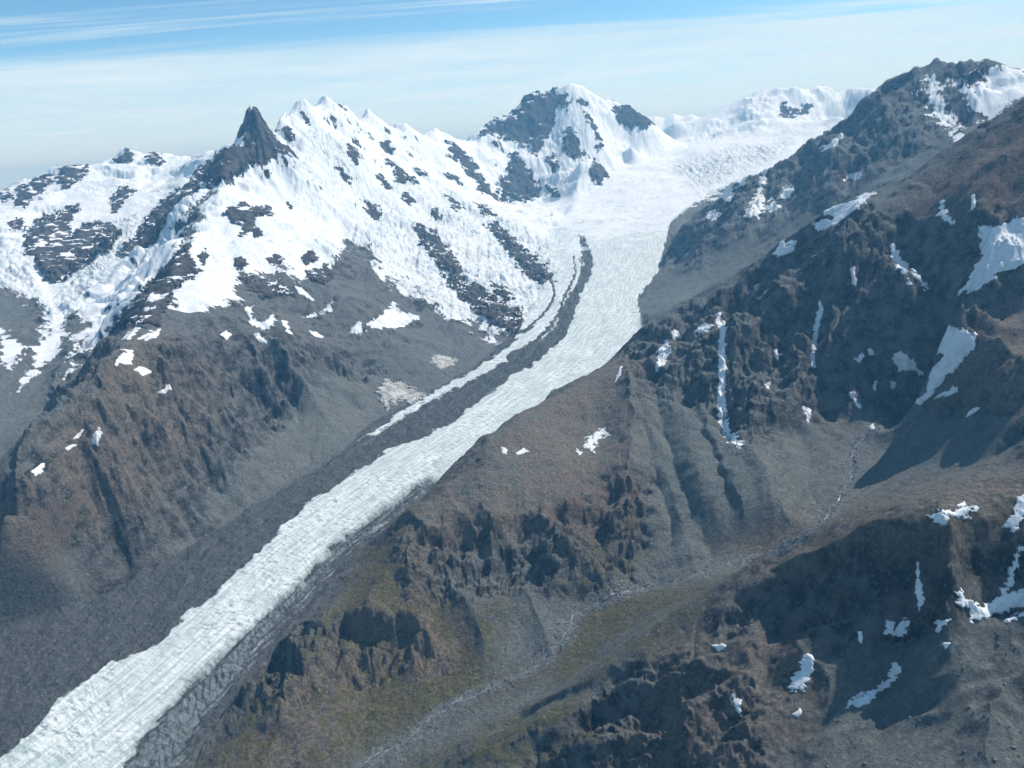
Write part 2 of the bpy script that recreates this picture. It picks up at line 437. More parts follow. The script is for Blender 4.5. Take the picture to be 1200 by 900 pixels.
SCREE = [   # smooth aprons of broken stone
    [(0, 720), (100, 690), (200, 640), (300, 575), (400, 520), (440, 485), (440, 440), (390, 430), (330, 480), (280, 540), (235, 590), (240, 640), (130, 670), (60, 640), (0, 660)],
    [(760, 650), (740, 560), (745, 470), (790, 450), (820, 480), (850, 540), (880, 560), (900, 520), (935, 500), (960, 520), (985, 560), (960, 610), (900, 640), (830, 660)],
    [(950, 620), (1000, 520), (1080, 490), (1180, 500), (1180, 540), (1050, 570), (980, 620)],
    [(560, 740), (610, 690), (650, 730), (650, 770), (610, 790), (570, 790)],
    [(640, 790), (700, 740), (830, 690), (860, 670), (800, 730), (720, 780), (600, 850), (500, 880)],
    [(1000, 760), (1120, 740), (1200, 720), (1200, 900), (950, 900), (980, 840), (960, 790)],
    [(750, 380), (780, 320), (860, 330), (800, 360)],
    [(-20, 430), (60, 440), (60, 480), (0, 540), (-20, 540)],
]
BROWN = [   # weathered brown ground, some of it grassy
    [(480, 600), (520, 545), (600, 490), (700, 425), (745, 395), (740, 460), (740, 560), (740, 620), (650, 610), (560, 640), (500, 640)],
    [(0, 560), (30, 550), (60, 620), (60, 690), (0, 690)],
    [(40, 560), (90, 470), (130, 410), (190, 395), (250, 440), (240, 520), (160, 600), (90, 620)],
    [(830, 640), (1000, 590), (1200, 550), (1200, 640), (1000, 640), (900, 690)],
    [(760, 740), (860, 720), (960, 760), (960, 860), (880, 900), (720, 900), (780, 800)],
    [(700, 720), (860, 690), (740, 710)],
    [(1060, 240), (1200, 130), (1200, 260), (1120, 260)], [(1100, 470), (1140, 380), (1200, 330), (1200, 480)],
    [(240, 900), (300, 850), (380, 770), (440, 640), (480, 600), (520, 620), (500, 700), (560, 730), (540, 790), (420, 860), (380, 900)],
]
GREEN = [   # thin alpine grass
    [(240, 900), (300, 800), (400, 700), (450, 605), (490, 590), (470, 650), (500, 690), (560, 720), (600, 690), (570, 790), (640, 790), (480, 850), (390, 900)],
    [(640, 790), (700, 700), (860, 680), (800, 740), (700, 800), (560, 860), (480, 900), (720, 900), (700, 840)],
    [(690, 640), (740, 600), (760, 640), (700, 700), (650, 690)],
]
RED = [[(660, 570), (760, 560), (760, 620), (680, 640), (640, 610)], [(1060, 240), (1200, 140), (1200, 250), (1130, 240)], [(1040, 640), (1120, 640), (1110, 730), (1060, 730)], [(30, 590), (90, 570), (90, 640), (40, 650)]]
CRAG = [
    [(750, 470), (735, 420), (780, 380), (860, 340), (960, 280), (1060, 260), (1160, 260), (1200, 330), (1090, 460), (1000, 470), (930, 490), (870, 530), (830, 470)],
    [(470, 640), (540, 620), (660, 600), (760, 560), (760, 640), (720, 690), (620, 690), (480, 700)],
    [(280, 820), (300, 770), (380, 740), (500, 730), (520, 780), (400, 790), (330, 830)],
    [(840, 740), (890, 700), (1000, 652), (1080, 640), (1200, 645), (1200, 700), (1080, 735), (960, 735), (870, 740)],
    [(100, 560), (120, 440), (200, 410), (330, 400), (440, 430), (340, 480), (260, 560), (240, 640), (150, 650)],
    [(780, 290), (870, 210), (1030, 100), (1160, 70), (1150, 140), (1000, 200), (880, 260), (800, 310)],
    [(700, 820), (800, 780), (880, 800), (900, 900), (620, 900)],
    [(255, 200), (270, 150), (298, 105), (325, 150), (350, 185), (310, 205)], [(270, 190), (300, 120), (330, 170), (230, 250), (130, 400), (20, 540), (90, 400), (200, 250)],
]
DARKTOP = [[(300, 128), (318, 165), (345, 175), (322, 180), (308, 195), (285, 190), (288, 160)]]

ICEFALL = [[(415, 215), (470, 215), (530, 225), (590, 250), (640, 285), (650, 315), (635, 345), (605, 380), (575, 396), (545, 382), (515, 374), (490, 352), (468, 338), (445, 315), (425, 290), (410, 272), (395, 250)],
           [(330, 175), (365, 150), (400, 165), (440, 205), (400, 230), (350, 215)], [(-20, 285), (25, 290), (45, 335), (60, 370), (45, 400), (15, 380), (-20, 360)],
           [(130, 262), (160, 255), (150, 290), (110, 340), (80, 380), (70, 350), (110, 300)], [(650, 150), (680, 150), (690, 200), (660, 215), (630, 190)],
           [(1100, 100), (1120, 110), (1125, 155), (1090, 130)], [(790, 195), (850, 180), (930, 165), (900, 190), (820, 220)]]
# glacier surface laid flat into its trough
GU, GV = project(X, Y, np.broadcast_to(zg(RR).astype(f32) + 10, X.shape))     # plan of the glacier
gl = survey(GLACIER, GU, GV, 14.0, 1000, 12500)
gw = sstep(gl, -0.6, 0.35)
Z = Z * (1 - gw) + zg(RR).astype(f32) * gw + gw * 6.0
Z += gw * sstep(RR, 6500, 8500) * fbm(X / 800, Y / 800, 3) * 30
U, V = project(X, Y, Z)

snow = survey(SNOW_BIG, U, V, 18.0)
snow = survey(SNOW_MORE, U, V, 6.0, 3300, 8600, base=snow)
snow = np.minimum(snow, -survey(DARKTOP, U, V, 8.0, 5500, 7500))
scree = sstep(survey(SCREE, U, V, 26.0, 800, 6000), -0.8, 0.6)
crag = sstep(survey(CRAG, U, V, 22.0, 800, 8500), -0.9, 0.5)
gl = survey(GLACIER, GU, GV, 10.0, 1000, 12500)
gw = sstep(gl, -0.9, 0.3)
snoww = sstep(snow, -1, 0.4)

gx, gy = grad(Z)
slope = np.sqrt(gx * gx + gy * gy)
rough = np.clip(0.5 + 0.9 * crag, 0, 1.3) * (1 - 0.5 * scree) * (1 - gw) * (1 - 0.1 * snoww)
near_far = np.interp(RR, [700, 1500, 3500, 5500, 9000], [0.3, 0.45, 1.0, 0.7, 0.7]).astype(f32)
wob = fbm(X / 900, Y / 900, 3)
amp_s = np.clip(slope * 1.7, 0.10, 1.15)
dX, dY = gx.copy(), gy.copy()
E = np.zeros_like(Z)
GUL = np.zeros_like(Z)
for k, sc_ in enumerate((640.0, 330.0, 165.0, 80.0, 40.0, 20.0)):
    m = np.sqrt(dX * dX + dY * dY) + 1e-4
    sx, sy = -dY / m, dX / m                        # across the slope
    st = np.clip(m * 2.2, 0.35, 1.0)
    v, dv = gully((X + 60 * wob) / sc_ + 3.1 * k, (Y - 60 * wob) / sc_ - 5.7 * k, sx * st, sy * st)
    v = 1 - 2 * np.sqrt(np.clip(0.5 - 0.5 * v, 0, 1)) if k in (1, 3) else v      # sharper ribs
    a = sc_ * (0.10 if k < 3 else 0.125)
    a = a * np.clip(RR / 2600.0, 0.3, 1.0) if k < 2 else a * np.clip(RR / 2000.0, 0.6, 1.0)
    E += v * a * amp_s * rough * (1.0 if k < 3 else (0.55 + 0.6 * crag) * (1 - (0.3 if k == 3 else 0.6) * snoww))
    if k >= 3:
        GUL += v * 0.4
    dX += dv * sx * 0.6
    dY += dv * sy * 0.6
YZ = Y + 1.3 * Z
hard = crag * (1 - gw) * (1 - 0.85 * snoww) / (1 + 0.9 * slope * slope)
E += (pyr((X + 30 * wob) / 120, YZ / 150) * 34.0 + pyr(X / 52 + 7, YZ / 66 + 3) * 17.0) * hard * near_far
E += pyr(X / 24 + 3, YZ / 30 + 5) * 7.0 * (0.25 + hard) * (1 - gw) * (1 - 0.95 * snoww) * (1 - 0.7 * scree) / (1 + slope * slope)
E += (fbm(X / 110, YZ / 110, 4, 0.5, ridged=True) - 0.5) * 5.0 * hard * near_far
cb = fbm(X / 210 + 3.3, YZ / 150, 4, 0.55)                                   # bands of little cliffs
E += (sstep(cb, -0.10, 0.06) * 22.0 + sstep(cb, 0.22, 0.34) * 16.0 - 12) * hard * near_far
cb2 = fbm(X / 80 - 7.3, YZ / 60, 4, 0.55)
E += sstep(cb2, 0.0, 0.14) * 8.0 * (0.25 + hard) * (1 - gw) * (1 - 0.95 * snoww) * (1 - 0.8 * scree)
finew = (1 - gw) * (1 - 0.9 * snoww) * (1 - 0.75 * scree) * (0.35 + crag) * sstep(-RR, -6000, -2500)
E += (fbm(X / 34, YZ / 34, 3, 0.55, ridged=True) - 0.4) * 2.8 * finew
E += fbm(X / 240, Y / 240, 5, 0.5) * 18.0 * rough * (1 - 0.4 * snoww)
E += fbm(X / 30, Y / 30, 2) * 1.6 * (1 - gw) * (0.35 + rough) * (1 - 0.7 * snoww)
# ice falls and seracs in the big snow slopes
fall = sstep(survey(ICEFALL, U, V, 14.0, 3500, 11000), -0.9, 0.6)
serac = snoww * np.maximum(fall * (0.55 + 0.45 * sstep(fbm(X / 300 + 4, Y / 300, 4), -0.2, 0.25)), 0.4 * (1 - gw) * sstep(fbm(X / 600 + 4, Y / 600, 4), 0.05, 0.4) * sstep(slope, 0.2, 0.5))
E += (fbm(X / 80, YZ / 50, 4, 0.55, ridged=True) - 0.4) * 26.0 * serac
st_ = fbm(X / 420 + 8, YZ / 300, 3, 0.5)                                    # snow breaks over buried steps
E += (sstep(st_, -0.10, 0.06) * 26.0 + sstep(st_, 0.28, 0.40) * 22.0 - 19) * snoww * sstep(fbm(X / 900 + 1.7, Y / 900, 3), -0.15, 0.3) * (1 - gw) * sstep(RR, 3500, 4500)
Z = Z + E
# the surveyed lines keep their heights: a smooth correction after the erosion
cpts = np.vstack([p for g_, p in LINES if g_ not in ('rim', 'glacier')])
fa = np.clip((np.arctan2(cpts[:, 0], cpts[:, 1]) - AZ[0]) / (AZ[1] - AZ[0]), 0, NA - 1).round().astype(int)
fr = np.clip(np.log(np.hypot(cpts[:, 0], cpts[:, 1]) / R[0]) / LR, 0, NR - 1).round().astype(int)
dif = np.zeros(len(cpts))
for a_ in (-1, 0, 1):
    for b_ in (-1, 0, 1):
        dif += (cpts[:, 2] - Z[np.clip(fa + a_, 0, NA - 1), np.clip(fr + b_, 0, NR - 1)]) / 9
dif = np.clip(dif, -140, 140).astype(f32)
sg = np.clip(np.hypot(cpts[:, 0], cpts[:, 1]) * 0.013, 40, 110).astype(f32)
C0 = np.zeros(CX.shape)
for i in range(CX.shape[0]):
    q = (CX[i].astype(f32)[:, None] - cpts[:, 0].astype(f32)) ** 2 + (CY[i].astype(f32)[:, None] - cpts[:, 1].astype(f32)) ** 2
    q = np.exp(-q / (2 * sg * sg))
    C0[i] = (q @ dif) / (q.sum(1) + 0.25)
Z += (upmat(NA, len(ca)) @ C0 @ upmat(NR, len(cr)).T).astype(f32) * (1 - gw)

# ------------------------------------------------------------------ ribs (+), gullies (-) and cliff rims as they run in the photograph
def surf(u, v, lo=700, hi=13000):
    az, tt_ = ray([u], [v])
    i_ = int(np.clip(round((az[0] - AZ[0]) / (AZ[1] - AZ[0])), 0, NA - 1))
    m_ = (Zray[i_] >= CAM_Z + tt_[0] * R) & (R > lo) & (R < hi)
    j_ = int(np.argmax(m_)) if m_.any() else NR - 1
    return np.array([R[j_] * math.sin(az[0]), R[j_] * math.cos(az[0])])


RIBS = [  # pixels, height, half width (m)
    ([(850,372),(868,420),(890,465),(884,505)], 42, 110), ([(843,366),(848,420),(845,470),(853,512),(868,522)], -14, 30),
    ([(905,330),(922,385),(938,440),(928,482)], 45, 110), ([(962,352),(956,400),(952,440),(962,490)], -34, 70),
    ([(960,275),(985,310),(1000,355),(1012,400),(1003,450),(990,485)], 65, 150), ([(1030,290),(1045,340),(1062,390),(1040,420)], 40, 110),
    ([(1075,300),(1098,350),(1110,392),(1090,450)], -60, 140), ([(1200,335),(1165,370),(1145,405),(1128,440),(1105,478)], 18, 90),
    ([(1200,180),(1150,215),(1125,260),(1130,310),(1110,345)], 45, 150), ([(1000,240),(1035,270),(1045,300)], 35, 120), ([(880,320),(870,350),(852,372)], 30, 100),
    ([(735,430),(742,500),(736,560),(745,620),(732,675)], 40, 110), ([(760,440),(785,520),(812,600),(835,655)], -18, 45), ([(748,470),(768,560),(790,640)], -14, 35),
    ([(800,440),(835,520),(860,600)], -16, 45), ([(880,520),(900,570),(925,625)], 22, 80), ([(930,490),(950,540),(955,600)], -16, 60), ([(820,470),(850,545),(880,615)], 14, 50),
    ([(560,590),(585,630),(620,665),(655,700)], 26, 70), ([(640,600),(665,640),(690,670),(720,700)], 24, 60), ([(600,610),(612,650),(640,690)], -22, 50), ([(690,600),(705,640),(728,672)], -20, 45),
    ([(480,600),(470,660),(440,700),(430,740)], 22, 80), ([(520,640),(530,690),(560,730),(570,790)], 22, 70), ([(610,690),(640,740),(650,770)], 18, 60),
    ([(205,395),(235,450),(258,520),(246,580)], 40, 130), ([(270,402),(287,440),(308,478),(322,500)], -45, 75), ([(312,412),(330,450),(346,485)], -28, 60), ([(290,405),(310,440),(335,490)], 24, 55),
    ([(345,425),(372,465)], -20, 50), ([(330,410),(355,450),(375,490)], 22, 60), ([(380,405),(410,450),(425,480)], 22, 70), ([(250,450),(272,500),(282,530)], -26, 60), ([(160,440),(185,500),(200,540),(240,600)], 34, 100),
    ([(120,440),(130,510),(145,570),(160,640)], 30, 100), ([(140,450),(160,520),(172,560)], -26, 60), ([(90,500),(105,560),(110,620)], -22, 60), ([(30,560),(48,610),(62,660)], 34, 70), ([(62,580),(50,620),(40,680)], -22, 50),
    ([(60,640),(80,670),(70,700)], -16, 45), ([(130,620),(145,650),(150,690)], -22, 45), ([(105,620),(120,655),(118,690)], 22, 45), ([(170,610),(190,645)], -16, 40),
    ([(960,168),(975,200),(960,250)], 55, 150), ([(1030,110),(1040,160),(1020,210)], 70, 190), ([(1090,80),(1078,130),(1050,180)], 60, 170), ([(1000,140),(1000,190),(985,230)], -50, 140), ([(900,205),(893,240),(880,265)], -40, 110), ([(860,222),(858,260),(835,290)], 40, 120),
    ([(800,790),(850,770),(900,760)], 14, 60), ([(950,890),(1010,850),(1060,815),(1110,790),(1200,745)], 9, 22), ([(1000,900),(1060,860),(1120,825),(1200,790)], 6, 18), ([(1070,900),(1130,870),(1200,835)], 5, 16), ([(1160,900),(1172,850),(1180,810),(1204,775)], 26, 40), ([(880,760),(870,820),(880,880)], 16, 60), ([(770,830),(790,870),(780,900)], -14, 40), ([(930,740),(960,790),(975,850)], 14, 70),
]
CLIFFS = [  # rim pixels (left to right), drop, reach (m)
    ([(465,612),(490,618),(512,628),(532,620),(548,610)], 40, 70), ([(568,642),(600,618),(640,612),(668,602),(700,600)], 36, 60), ([(590,660),(625,648),(655,650),(690,640)], 26, 45),
    ([(380,752),(400,732),(430,736),(460,738),(498,733)], 46, 70), ([(274,800),(290,775),(312,762),(340,764),(356,778)], 55, 70), ([(296,858),(320,850),(345,849),(372,858)], 26, 45), ([(556,674),(572,668),(588,674)], 18, 30),
    ([(572,855),(633,828),(690,805),(750,782),(800,748)], 24, 50), ([(625,868),(680,842),(728,820),(780,800),(805,790)], 46, 70), ([(865,706),(930,668),(1000,642),(1080,624),(1140,622),(1205,630)], 34, 70),
    ([(800,800),(840,790),(880,800)], 22, 40), ([(165,528),(190,526),(212,536),(240,572)], 46, 80), ([(140,585),(165,590),(185,600)], 22, 50), ([(735,600),(752,605),(765,612)], 30, 50), ([(690,655),(720,650),(745,655)], 30, 50),
    ([(745,425),(775,432),(800,440)], 24, 60), ([(880,420),(905,430),(935,432)], 34, 80), ([(960,430),(990,436),(1010,440)], 34, 70), ([(1040,380),(1075,372),(1110,380)], 40, 80), ([(1140,260),(1170,262),(1200,255)], 40, 90),
]
Zray = Z.copy()
jw = fbm(X / 120, (Y + Z) / 120, 3, 0.55)
jx, jy = X + 15 * jw, Y + 15 * fbm(X / 110 + 9, (Y + Z) / 110, 3, 0.55)
for pl, hgt, wid in RIBS + CLIFFS:
    cliff = (pl, hgt, wid) in CLIFFS
    P = []
    for a, b in zip(pl[:-1], pl[1:]):
        for q in np.linspace(0, 1, 3)[:-1]:
            P.append(surf(a[0] + (b[0] - a[0]) * q, a[1] + (b[1] - a[1]) * q))
    P.append(surf(*pl[-1]))
    P = np.array(P)
    rP = np.hypot(P[:, 0], P[:, 1])
    P = P[np.abs(rP - np.median(rP)) < 0.3 * np.median(rP)]
    if len(P) < 2:
        continue
    hgt = hgt * (1.6 if pl[0][0] < 420 and pl[0][1] > 390 else 1.15)
    reach = wid * (3.0 if cliff else 1.0)
    aP, rP = np.arctan2(P[:, 0], P[:, 1]), np.hypot(P[:, 0], P[:, 1])
    da = (reach + 40) / rP.min()
    i0, i1 = np.searchsorted(AZ, [aP.min() - da, aP.max() + da])
    j0, j1 = np.searchsorted(R, [rP.min() - reach - 40, rP.max() + reach + 40])
    sl = (slice(i0, i1), slice(j0, j1))
    if i1 - i0 < 2 or j1 - j0 < 2:
        continue
    sx_, sy_ = jx[sl], jy[sl]
    dm = np.full(sx_.shape, 1e9, f32); sd_ = np.zeros_like(dm); al = np.zeros_like(dm)
    n_ = len(P) - 1
    for k, (a, b) in enumerate(zip(P[:-1], P[1:])):
        e = b - a
        ln = max(float(e @ e), 1.0)
        wx, wy = sx_ - a[0], sy_ - a[1]
        t = np.clip((wx * e[0] + wy * e[1]) / ln, 0, 1)
        d = np.hypot(wx - e[0] * t, wy - e[1] * t)
        m = d < dm
        dm[m] = d[m]; sd_[m] = (e[0] * wy - e[1] * wx)[m]; al[m] = ((k + t) / n_)[m]
    fade = np.sqrt(np.clip(np.minimum(al, 1 - al) * 5 + (0 if cliff else 0.05), 0, 1))
    if cliff:      # ground behind the rim stands up, ground before it drops
        dd = np.where(sd_ > 0, dm, -dm)
        dz = hgt * (sstep(dd, -26, 14) - 0.55) * np.exp(-dm / wid) * fade
    else:
        q = np.clip(1 - dm / wid, 0, 1)
        dz = hgt * q * (0.6 + 0.4 * q) * fade
    Z[sl] += (dz * (1 - gw[sl]) * (1 - 0.5 * snoww[sl])).astype(f32)

cell = (RR * f32(LR)) * np.ones_like(Z)
for _ in range(1):                                   # needles do not stand: loose tops come down
    av = (np.roll(Z, 1, 0) + np.roll(Z, -1, 0) + np.roll(Z, 1, 1) + np.roll(Z, -1, 1)) * 0.25
    Z[1:-1, 1:-1] = np.clip(Z, av - cell * 0.6, av + cell * 0.45)[1:-1, 1:-1]

# ------------------------------------------------------------------ the glacier's own surface
cl = np.array([at_g(*p)[:2] for p in [(-80, 990), (40, 900), (150, 815), (240, 735), (330, 650), (450, 560), (560, 490), (650, 425), (705, 365), (725, 310), (735, 260), (755, 215), (800, 180)]])
mg = gw > 0.02
gxs, gys = X[mg], Y[mg]
best = np.full(gxs.shape, 1e12, f32)
S = np.zeros_like(gxs); T = np.zeros_like(gxs)
acc = 0.0
for a, b in zip(cl[:-1], cl[1:]):
    e = b - a; L = math.hypot(*e); e = e / L
    wx, wy = gxs - a[0], gys - a[1]
    t = np.clip(wx * e[0] + wy * e[1], 0, L)
    ex, ey = wx - e[0] * t, wy - e[1] * t
    d = ex * ex + ey * ey
    m = d < best
    best[m] = d[m]; S[m] = (acc + t)[m]; T[m] = (e[0] * wy - e[1] * wx)[m]
    acc += L
jit = np.clip(2500.0 / np.broadcast_to(RR, Z.shape)[mg], 0.35, 1.3)
Ug = GU[mg] + jit * (4.5 * fbm(gxs / 90, gys / 90, 4, 0.6))
Vg = GV[mg] + jit * (4.5 * fbm(gxs / 90 + 31, gys / 90, 4, 0.6))
RRg = np.broadcast_to(RR, Z.shape)[mg]
def near_line(pl, hw, grow):
    """1 on the line, 0 outside its half width (in frame pixels)"""
    p = np.array(pl, f32)
    res = np.full(Ug.shape, -9.0, f32)
    for i in range(len(p) - 1):
        a, b = p[i], p[i + 1]
        e = b - a
        t = np.clip(((Ug - a[0]) * e[0] + (Vg - a[1]) * e[1]) / float(e @ e), 0, 1)
        d = np.hypot(Ug - a[0] - e[0] * t, Vg - a[1] - e[1] * t)
        h = hw[i] + (hw[i + 1] - hw[i]) * t
        res = np.maximum(res, (h - d) / grow)
    return np.clip(res, -1, 1)


def sv(polys, soft):
    out = np.full(Ug.shape, -1, f32)
    for p in polys:
        out = np.maximum(out, np.clip(poly_sd(p, Ug, Vg) / soft, -1, 1))
    return out


ice = sv([ICE_MAIN], 5.0)
edge_i = sv([ICE_EDGE], 10.0)
lefti = sv(ICE_LEFT, 3.0)
ice = np.maximum(ice, lefti)
ice = np.maximum(ice, edge_i * 0.35)
for pl, hw in MORAINE:
    ice = np.minimum(ice, -near_line(pl, hw, 1.6))
neve = sstep(RRg + 500 * fbm(gxs / 420, gys / 420, 4), 5400, 7800)
ice = np.maximum(ice, np.where(RRg > 7400, 0.6, -1))
S2 = S + 0.0005 * T * T
wv = fbm(gxs / 160, gys / 160, 3)
fld = sstep(fbm(S / 420 + 2, T / 260, 3), -0.25, 0.3)                              # fields of open cracks
crv = fbm((S2 + 30 * wv) / 20, (T + 22 * wv) / 70, 3, 0.6, ridged=True)          # cracks across the flow
crl = fbm((S + 30 * wv) / 150, (T + 20 * wv) / 17, 3, 0.55, ridged=True)          # ribs along the flow
crk = fbm((S + T * 0.8) / 60, (T - S * 0.8) / 22, 3, 0.55, ridged=True)           # slanting cracks by the margin
ei = sstep(edge_i, -0.9, 0.6)
low = sstep(-S, -4200, -600)
icy = sstep(ice, -0.4, 0.5)
dZ = icy * ((crv - 0.4) * (0.4 + 1.7 * low * fld) * (1 - ei) + (crl - 0.4) * 0.9 * (1 - ei) + (crk - 0.3) * 4.5 * ei)
dZ += (1 - icy) * (fbm(gxs / 80, gys / 80, 5, 0.6) * 9.0 + fbm(S / 200, T / 36, 4, 0.55) * 10.0 + (fbm(S / 60, T / 26, 3, ridged=True) - 0.4) * 3.0)
dZ += icy * 5.0 - ei * 5.0                                                          # clean ice stands a little proud
Z[mg] += dZ * gw[mg]
ICE = np.full(Z.shape, -1, f32); ICE[mg] = ice
NEVE = np.zeros(Z.shape, f32); NEVE[mg] = neve
CREV = np.zeros(Z.shape, f32)
CREV[mg] = np.clip(0.5 + 0.5 * np.where(ei > 0.5, crk, np.maximum(crv * 0.9, crl * 0.7)), 0, 1)
EDGE = np.zeros(Z.shape, f32); EDGE[mg] = ei
FLOW_S = np.zeros(Z.shape, f32); FLOW_T = np.zeros(Z.shape, f32)
FLOW_S[mg] = S; FLOW_T[mg] = T

U, V = project(X, Y, Z)
LOS = (Z - CAM_Z) / RR
VIS = LOS >= np.maximum.accumulate(LOS, axis=1) - 0.004
brown = sstep(survey(BROWN, U, V, 30.0, 700, 5000), -0.9, 0.7)
green = sstep(survey(GREEN, U, V, 26.0, 700, 4000), -0.9, 0.7)
red = sstep(survey(RED, U, V, 26.0, 700, 5000), -0.9, 0.7)
dark = sstep(survey(DARKTOP, U, V, 6.0, 5500, 7500), -0.5, 0.5)
snow = survey(SNOW_BIG, U, V, 18.0)
snow = survey(SNOW_MORE, U, V, 6.0, 3300, 8600, base=snow)
snow = np.minimum(snow, np.where(dark > 0.5, -1.0, snow))
snow = snow + 1.4 * sstep(survey([SNOW_BIG[-3][0]], U, V, 10.0, 8900, 13000), 0.0, 0.8)
snow = np.where(gw > 0.8, np.where(NEVE > 0, NEVE * 1.7 - 1.0, -1.0), snow)

STREAM = [(1076,476),(1068,486),(1050,498),(1030,504),(1012,512),(1000,522),(996,535),(998,550),(999,562),(990,572),(983,584),(975,594),(968,606),(955,618),(935,632),(905,645),(870,655),(850,662),(820,674),(790,680),(760,688),(735,692),(712,702),(690,712),(672,722),(662,738),(655,755),(640,772),(615,790),(590,800),(560,812),(530,828),(505,845),(480,862),(450,880),(425,898)]


Zray = Z
sxy = np.array([surf(u, v, 1450, 3200) for u, v in STREAM])
BED = np.zeros_like(Z)
mb = (X > sxy[:, 0].min() - 90) & (X < sxy[:, 0].max() + 90) & (Y > sxy[:, 1].min() - 90) & (Y < sxy[:, 1].max() + 90)
bx, by = X[mb], Y[mb]
d2 = np.full(bx.shape, 1e9, f32)
for a, b in zip(sxy[:-1], sxy[1:]):
    e = b - a
    t = np.clip(((bx - a[0]) * e[0] + (by - a[1]) * e[1]) / float(e @ e), 0, 1)
    d2 = np.minimum(d2, (bx - a[0] - e[0] * t) ** 2 + (by - a[1] - e[1] * t) ** 2)
dst = np.sqrt(d2)
BED[mb] = np.clip(1 - dst / (40 + 22 * perlin(bx / 70, by / 70)), 0, 1)
Z[mb] -= np.clip(1 - dst / 14, 0, 1) * 2.0

# ------------------------------------------------------------------ materials
def new_mat(name):
    m = bpy.data.materials.new(name)
    m.use_nodes = True
    return m, NT(m.node_tree)


def rock_colour(t, pos, a1, a2, gul_):
    """stone, stone chips, brown and grassy ground; a1/a2 = surveyed area fields"""
    big = t.noise(pos, 0.0035, 6.0, 0.62)
    mid = t.noise(pos, 0.022, 7.0, 0.66)
    fine = t.step(t.noise(pos, 0.11, 8.0, 0.72), 0.33, 0.67)
    sp1 = t.n('ShaderNodeSeparateColor', ins={0: a1})
    sp2 = t.n('ShaderNodeSeparateColor', ins={0: a2})
    scree_, brown_, green_ = sp1.outputs[0], sp1.outputs[1], sp1.outputs[2]
    red_, crag_ = sp2.outputs[0], sp2.outputs[1]
    geo = t.n('ShaderNodeNewGeometry')
    nz = t.n('ShaderNodeSeparateXYZ', ins={0: geo.outputs['Normal']}).outputs[2]
    steep = t.step(t.m('ADD', nz, t.m('MULTIPLY', t.m('SUBTRACT', mid, 0.5), 0.35)), 0.90, 0.66)
    chips = t.mix(fine, (0.098, 0.113, 0.112), (0.195, 0.215, 0.208))
    chips = t.mix(t.step(big, 0.35, 0.7), chips, t.mix(fine, (0.100, 0.108, 0.104), (0.190, 0.196, 0.184)))
    stone = t.mix(t.step(mid, 0.38, 0.64), (0.026, 0.032, 0.034), (0.180, 0.182, 0.172))  # dark end deepened: crevice shade put into the stone colour
    stone = t.mix(t.step(fine, 0.55, 0.95, 0.0, 0.6), stone, (0.22, 0.205, 0.185))
    chips = t.mix(t.m('MULTIPLY', scree_, 0.6), chips, t.mix(fine, (0.125, 0.145, 0.137), (0.235, 0.255, 0.235)))
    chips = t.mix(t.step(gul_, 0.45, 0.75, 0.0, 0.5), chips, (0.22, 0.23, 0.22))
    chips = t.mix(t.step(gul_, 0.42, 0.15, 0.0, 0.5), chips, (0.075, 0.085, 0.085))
    grit = t.step(t.noise(pos, 0.42, 4.0, 0.7), 0.42, 0.62, 0.0, 1.0)
    chips = t.mix(t.m('MULTIPLY', grit, 0.35), chips, (0.30, 0.31, 0.29))
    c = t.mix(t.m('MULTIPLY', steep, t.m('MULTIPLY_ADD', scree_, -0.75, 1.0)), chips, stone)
    bf = t.m('MULTIPLY', brown_, t.step(t.m('ADD', mid, t.m('MULTIPLY', big, 0.5)), 0.50, 0.88))
    c = t.mix(t.m('MULTIPLY', bf, 0.9), c, t.mix(fine, (0.125, 0.103, 0.083), (0.285, 0.237, 0.194)))
    gf = t.m('MULTIPLY', green_, t.step(t.m('SUBTRACT', t.m('ADD', mid, t.m('MULTIPLY', nz, 0.5)), t.m('MULTIPLY', steep, 0.2)), 0.68, 0.98))
    c = t.mix(t.m('MULTIPLY', gf, 0.85), c, t.mix(fine, (0.062, 0.063, 0.028), (0.170, 0.150, 0.072)))
    rf = t.m('MULTIPLY', red_, t.step(mid, 0.38, 0.66))
    c = t.mix(t.m('MULTIPLY', rf, 0.65), c, t.mix(fine, (0.085, 0.052, 0.046), (0.170, 0.112, 0.098)))
    return c, big, mid, fine, nz


def bump(t, h, dist, strength=1.0, normal=None):
    b = t.n('ShaderNodeBump', ins={'Height': h, 'Distance': dist, 'Strength': strength})
    if normal is not None:
        t.put(b.inputs['Normal'], normal)
    return b.outputs[0]


land, t = new_mat('mountain_ground')
pos = t.n('ShaderNodeNewGeometry').outputs['Position']
a1 = t.n('ShaderNodeAttribute', attribute_name='area_a')
a2 = t.n('ShaderNodeAttribute', attribute_name='area_b')
a3 = t.n('ShaderNodeAttribute', attribute_name='area_c')
rc, big, mid, fine, nz = rock_colour(t, pos, a1.outputs['Color'], a2.outputs['Color'], a1.outputs['Alpha'])
sp2 = t.n('ShaderNodeSeparateColor', ins={0: a2.outputs['Color']})
sp3 = t.n('ShaderNodeSeparateColor', ins={0: a3.outputs['Color']})
snow_a, serac_a = sp2.outputs[2], a2.outputs['Alpha']      # snow 0..1 with .5 on the outline
ice_a, crev_a, edge_a, glac_a = sp3.outputs[0], sp3.outputs[1], sp3.outputs[2], a3.outputs['Alpha']
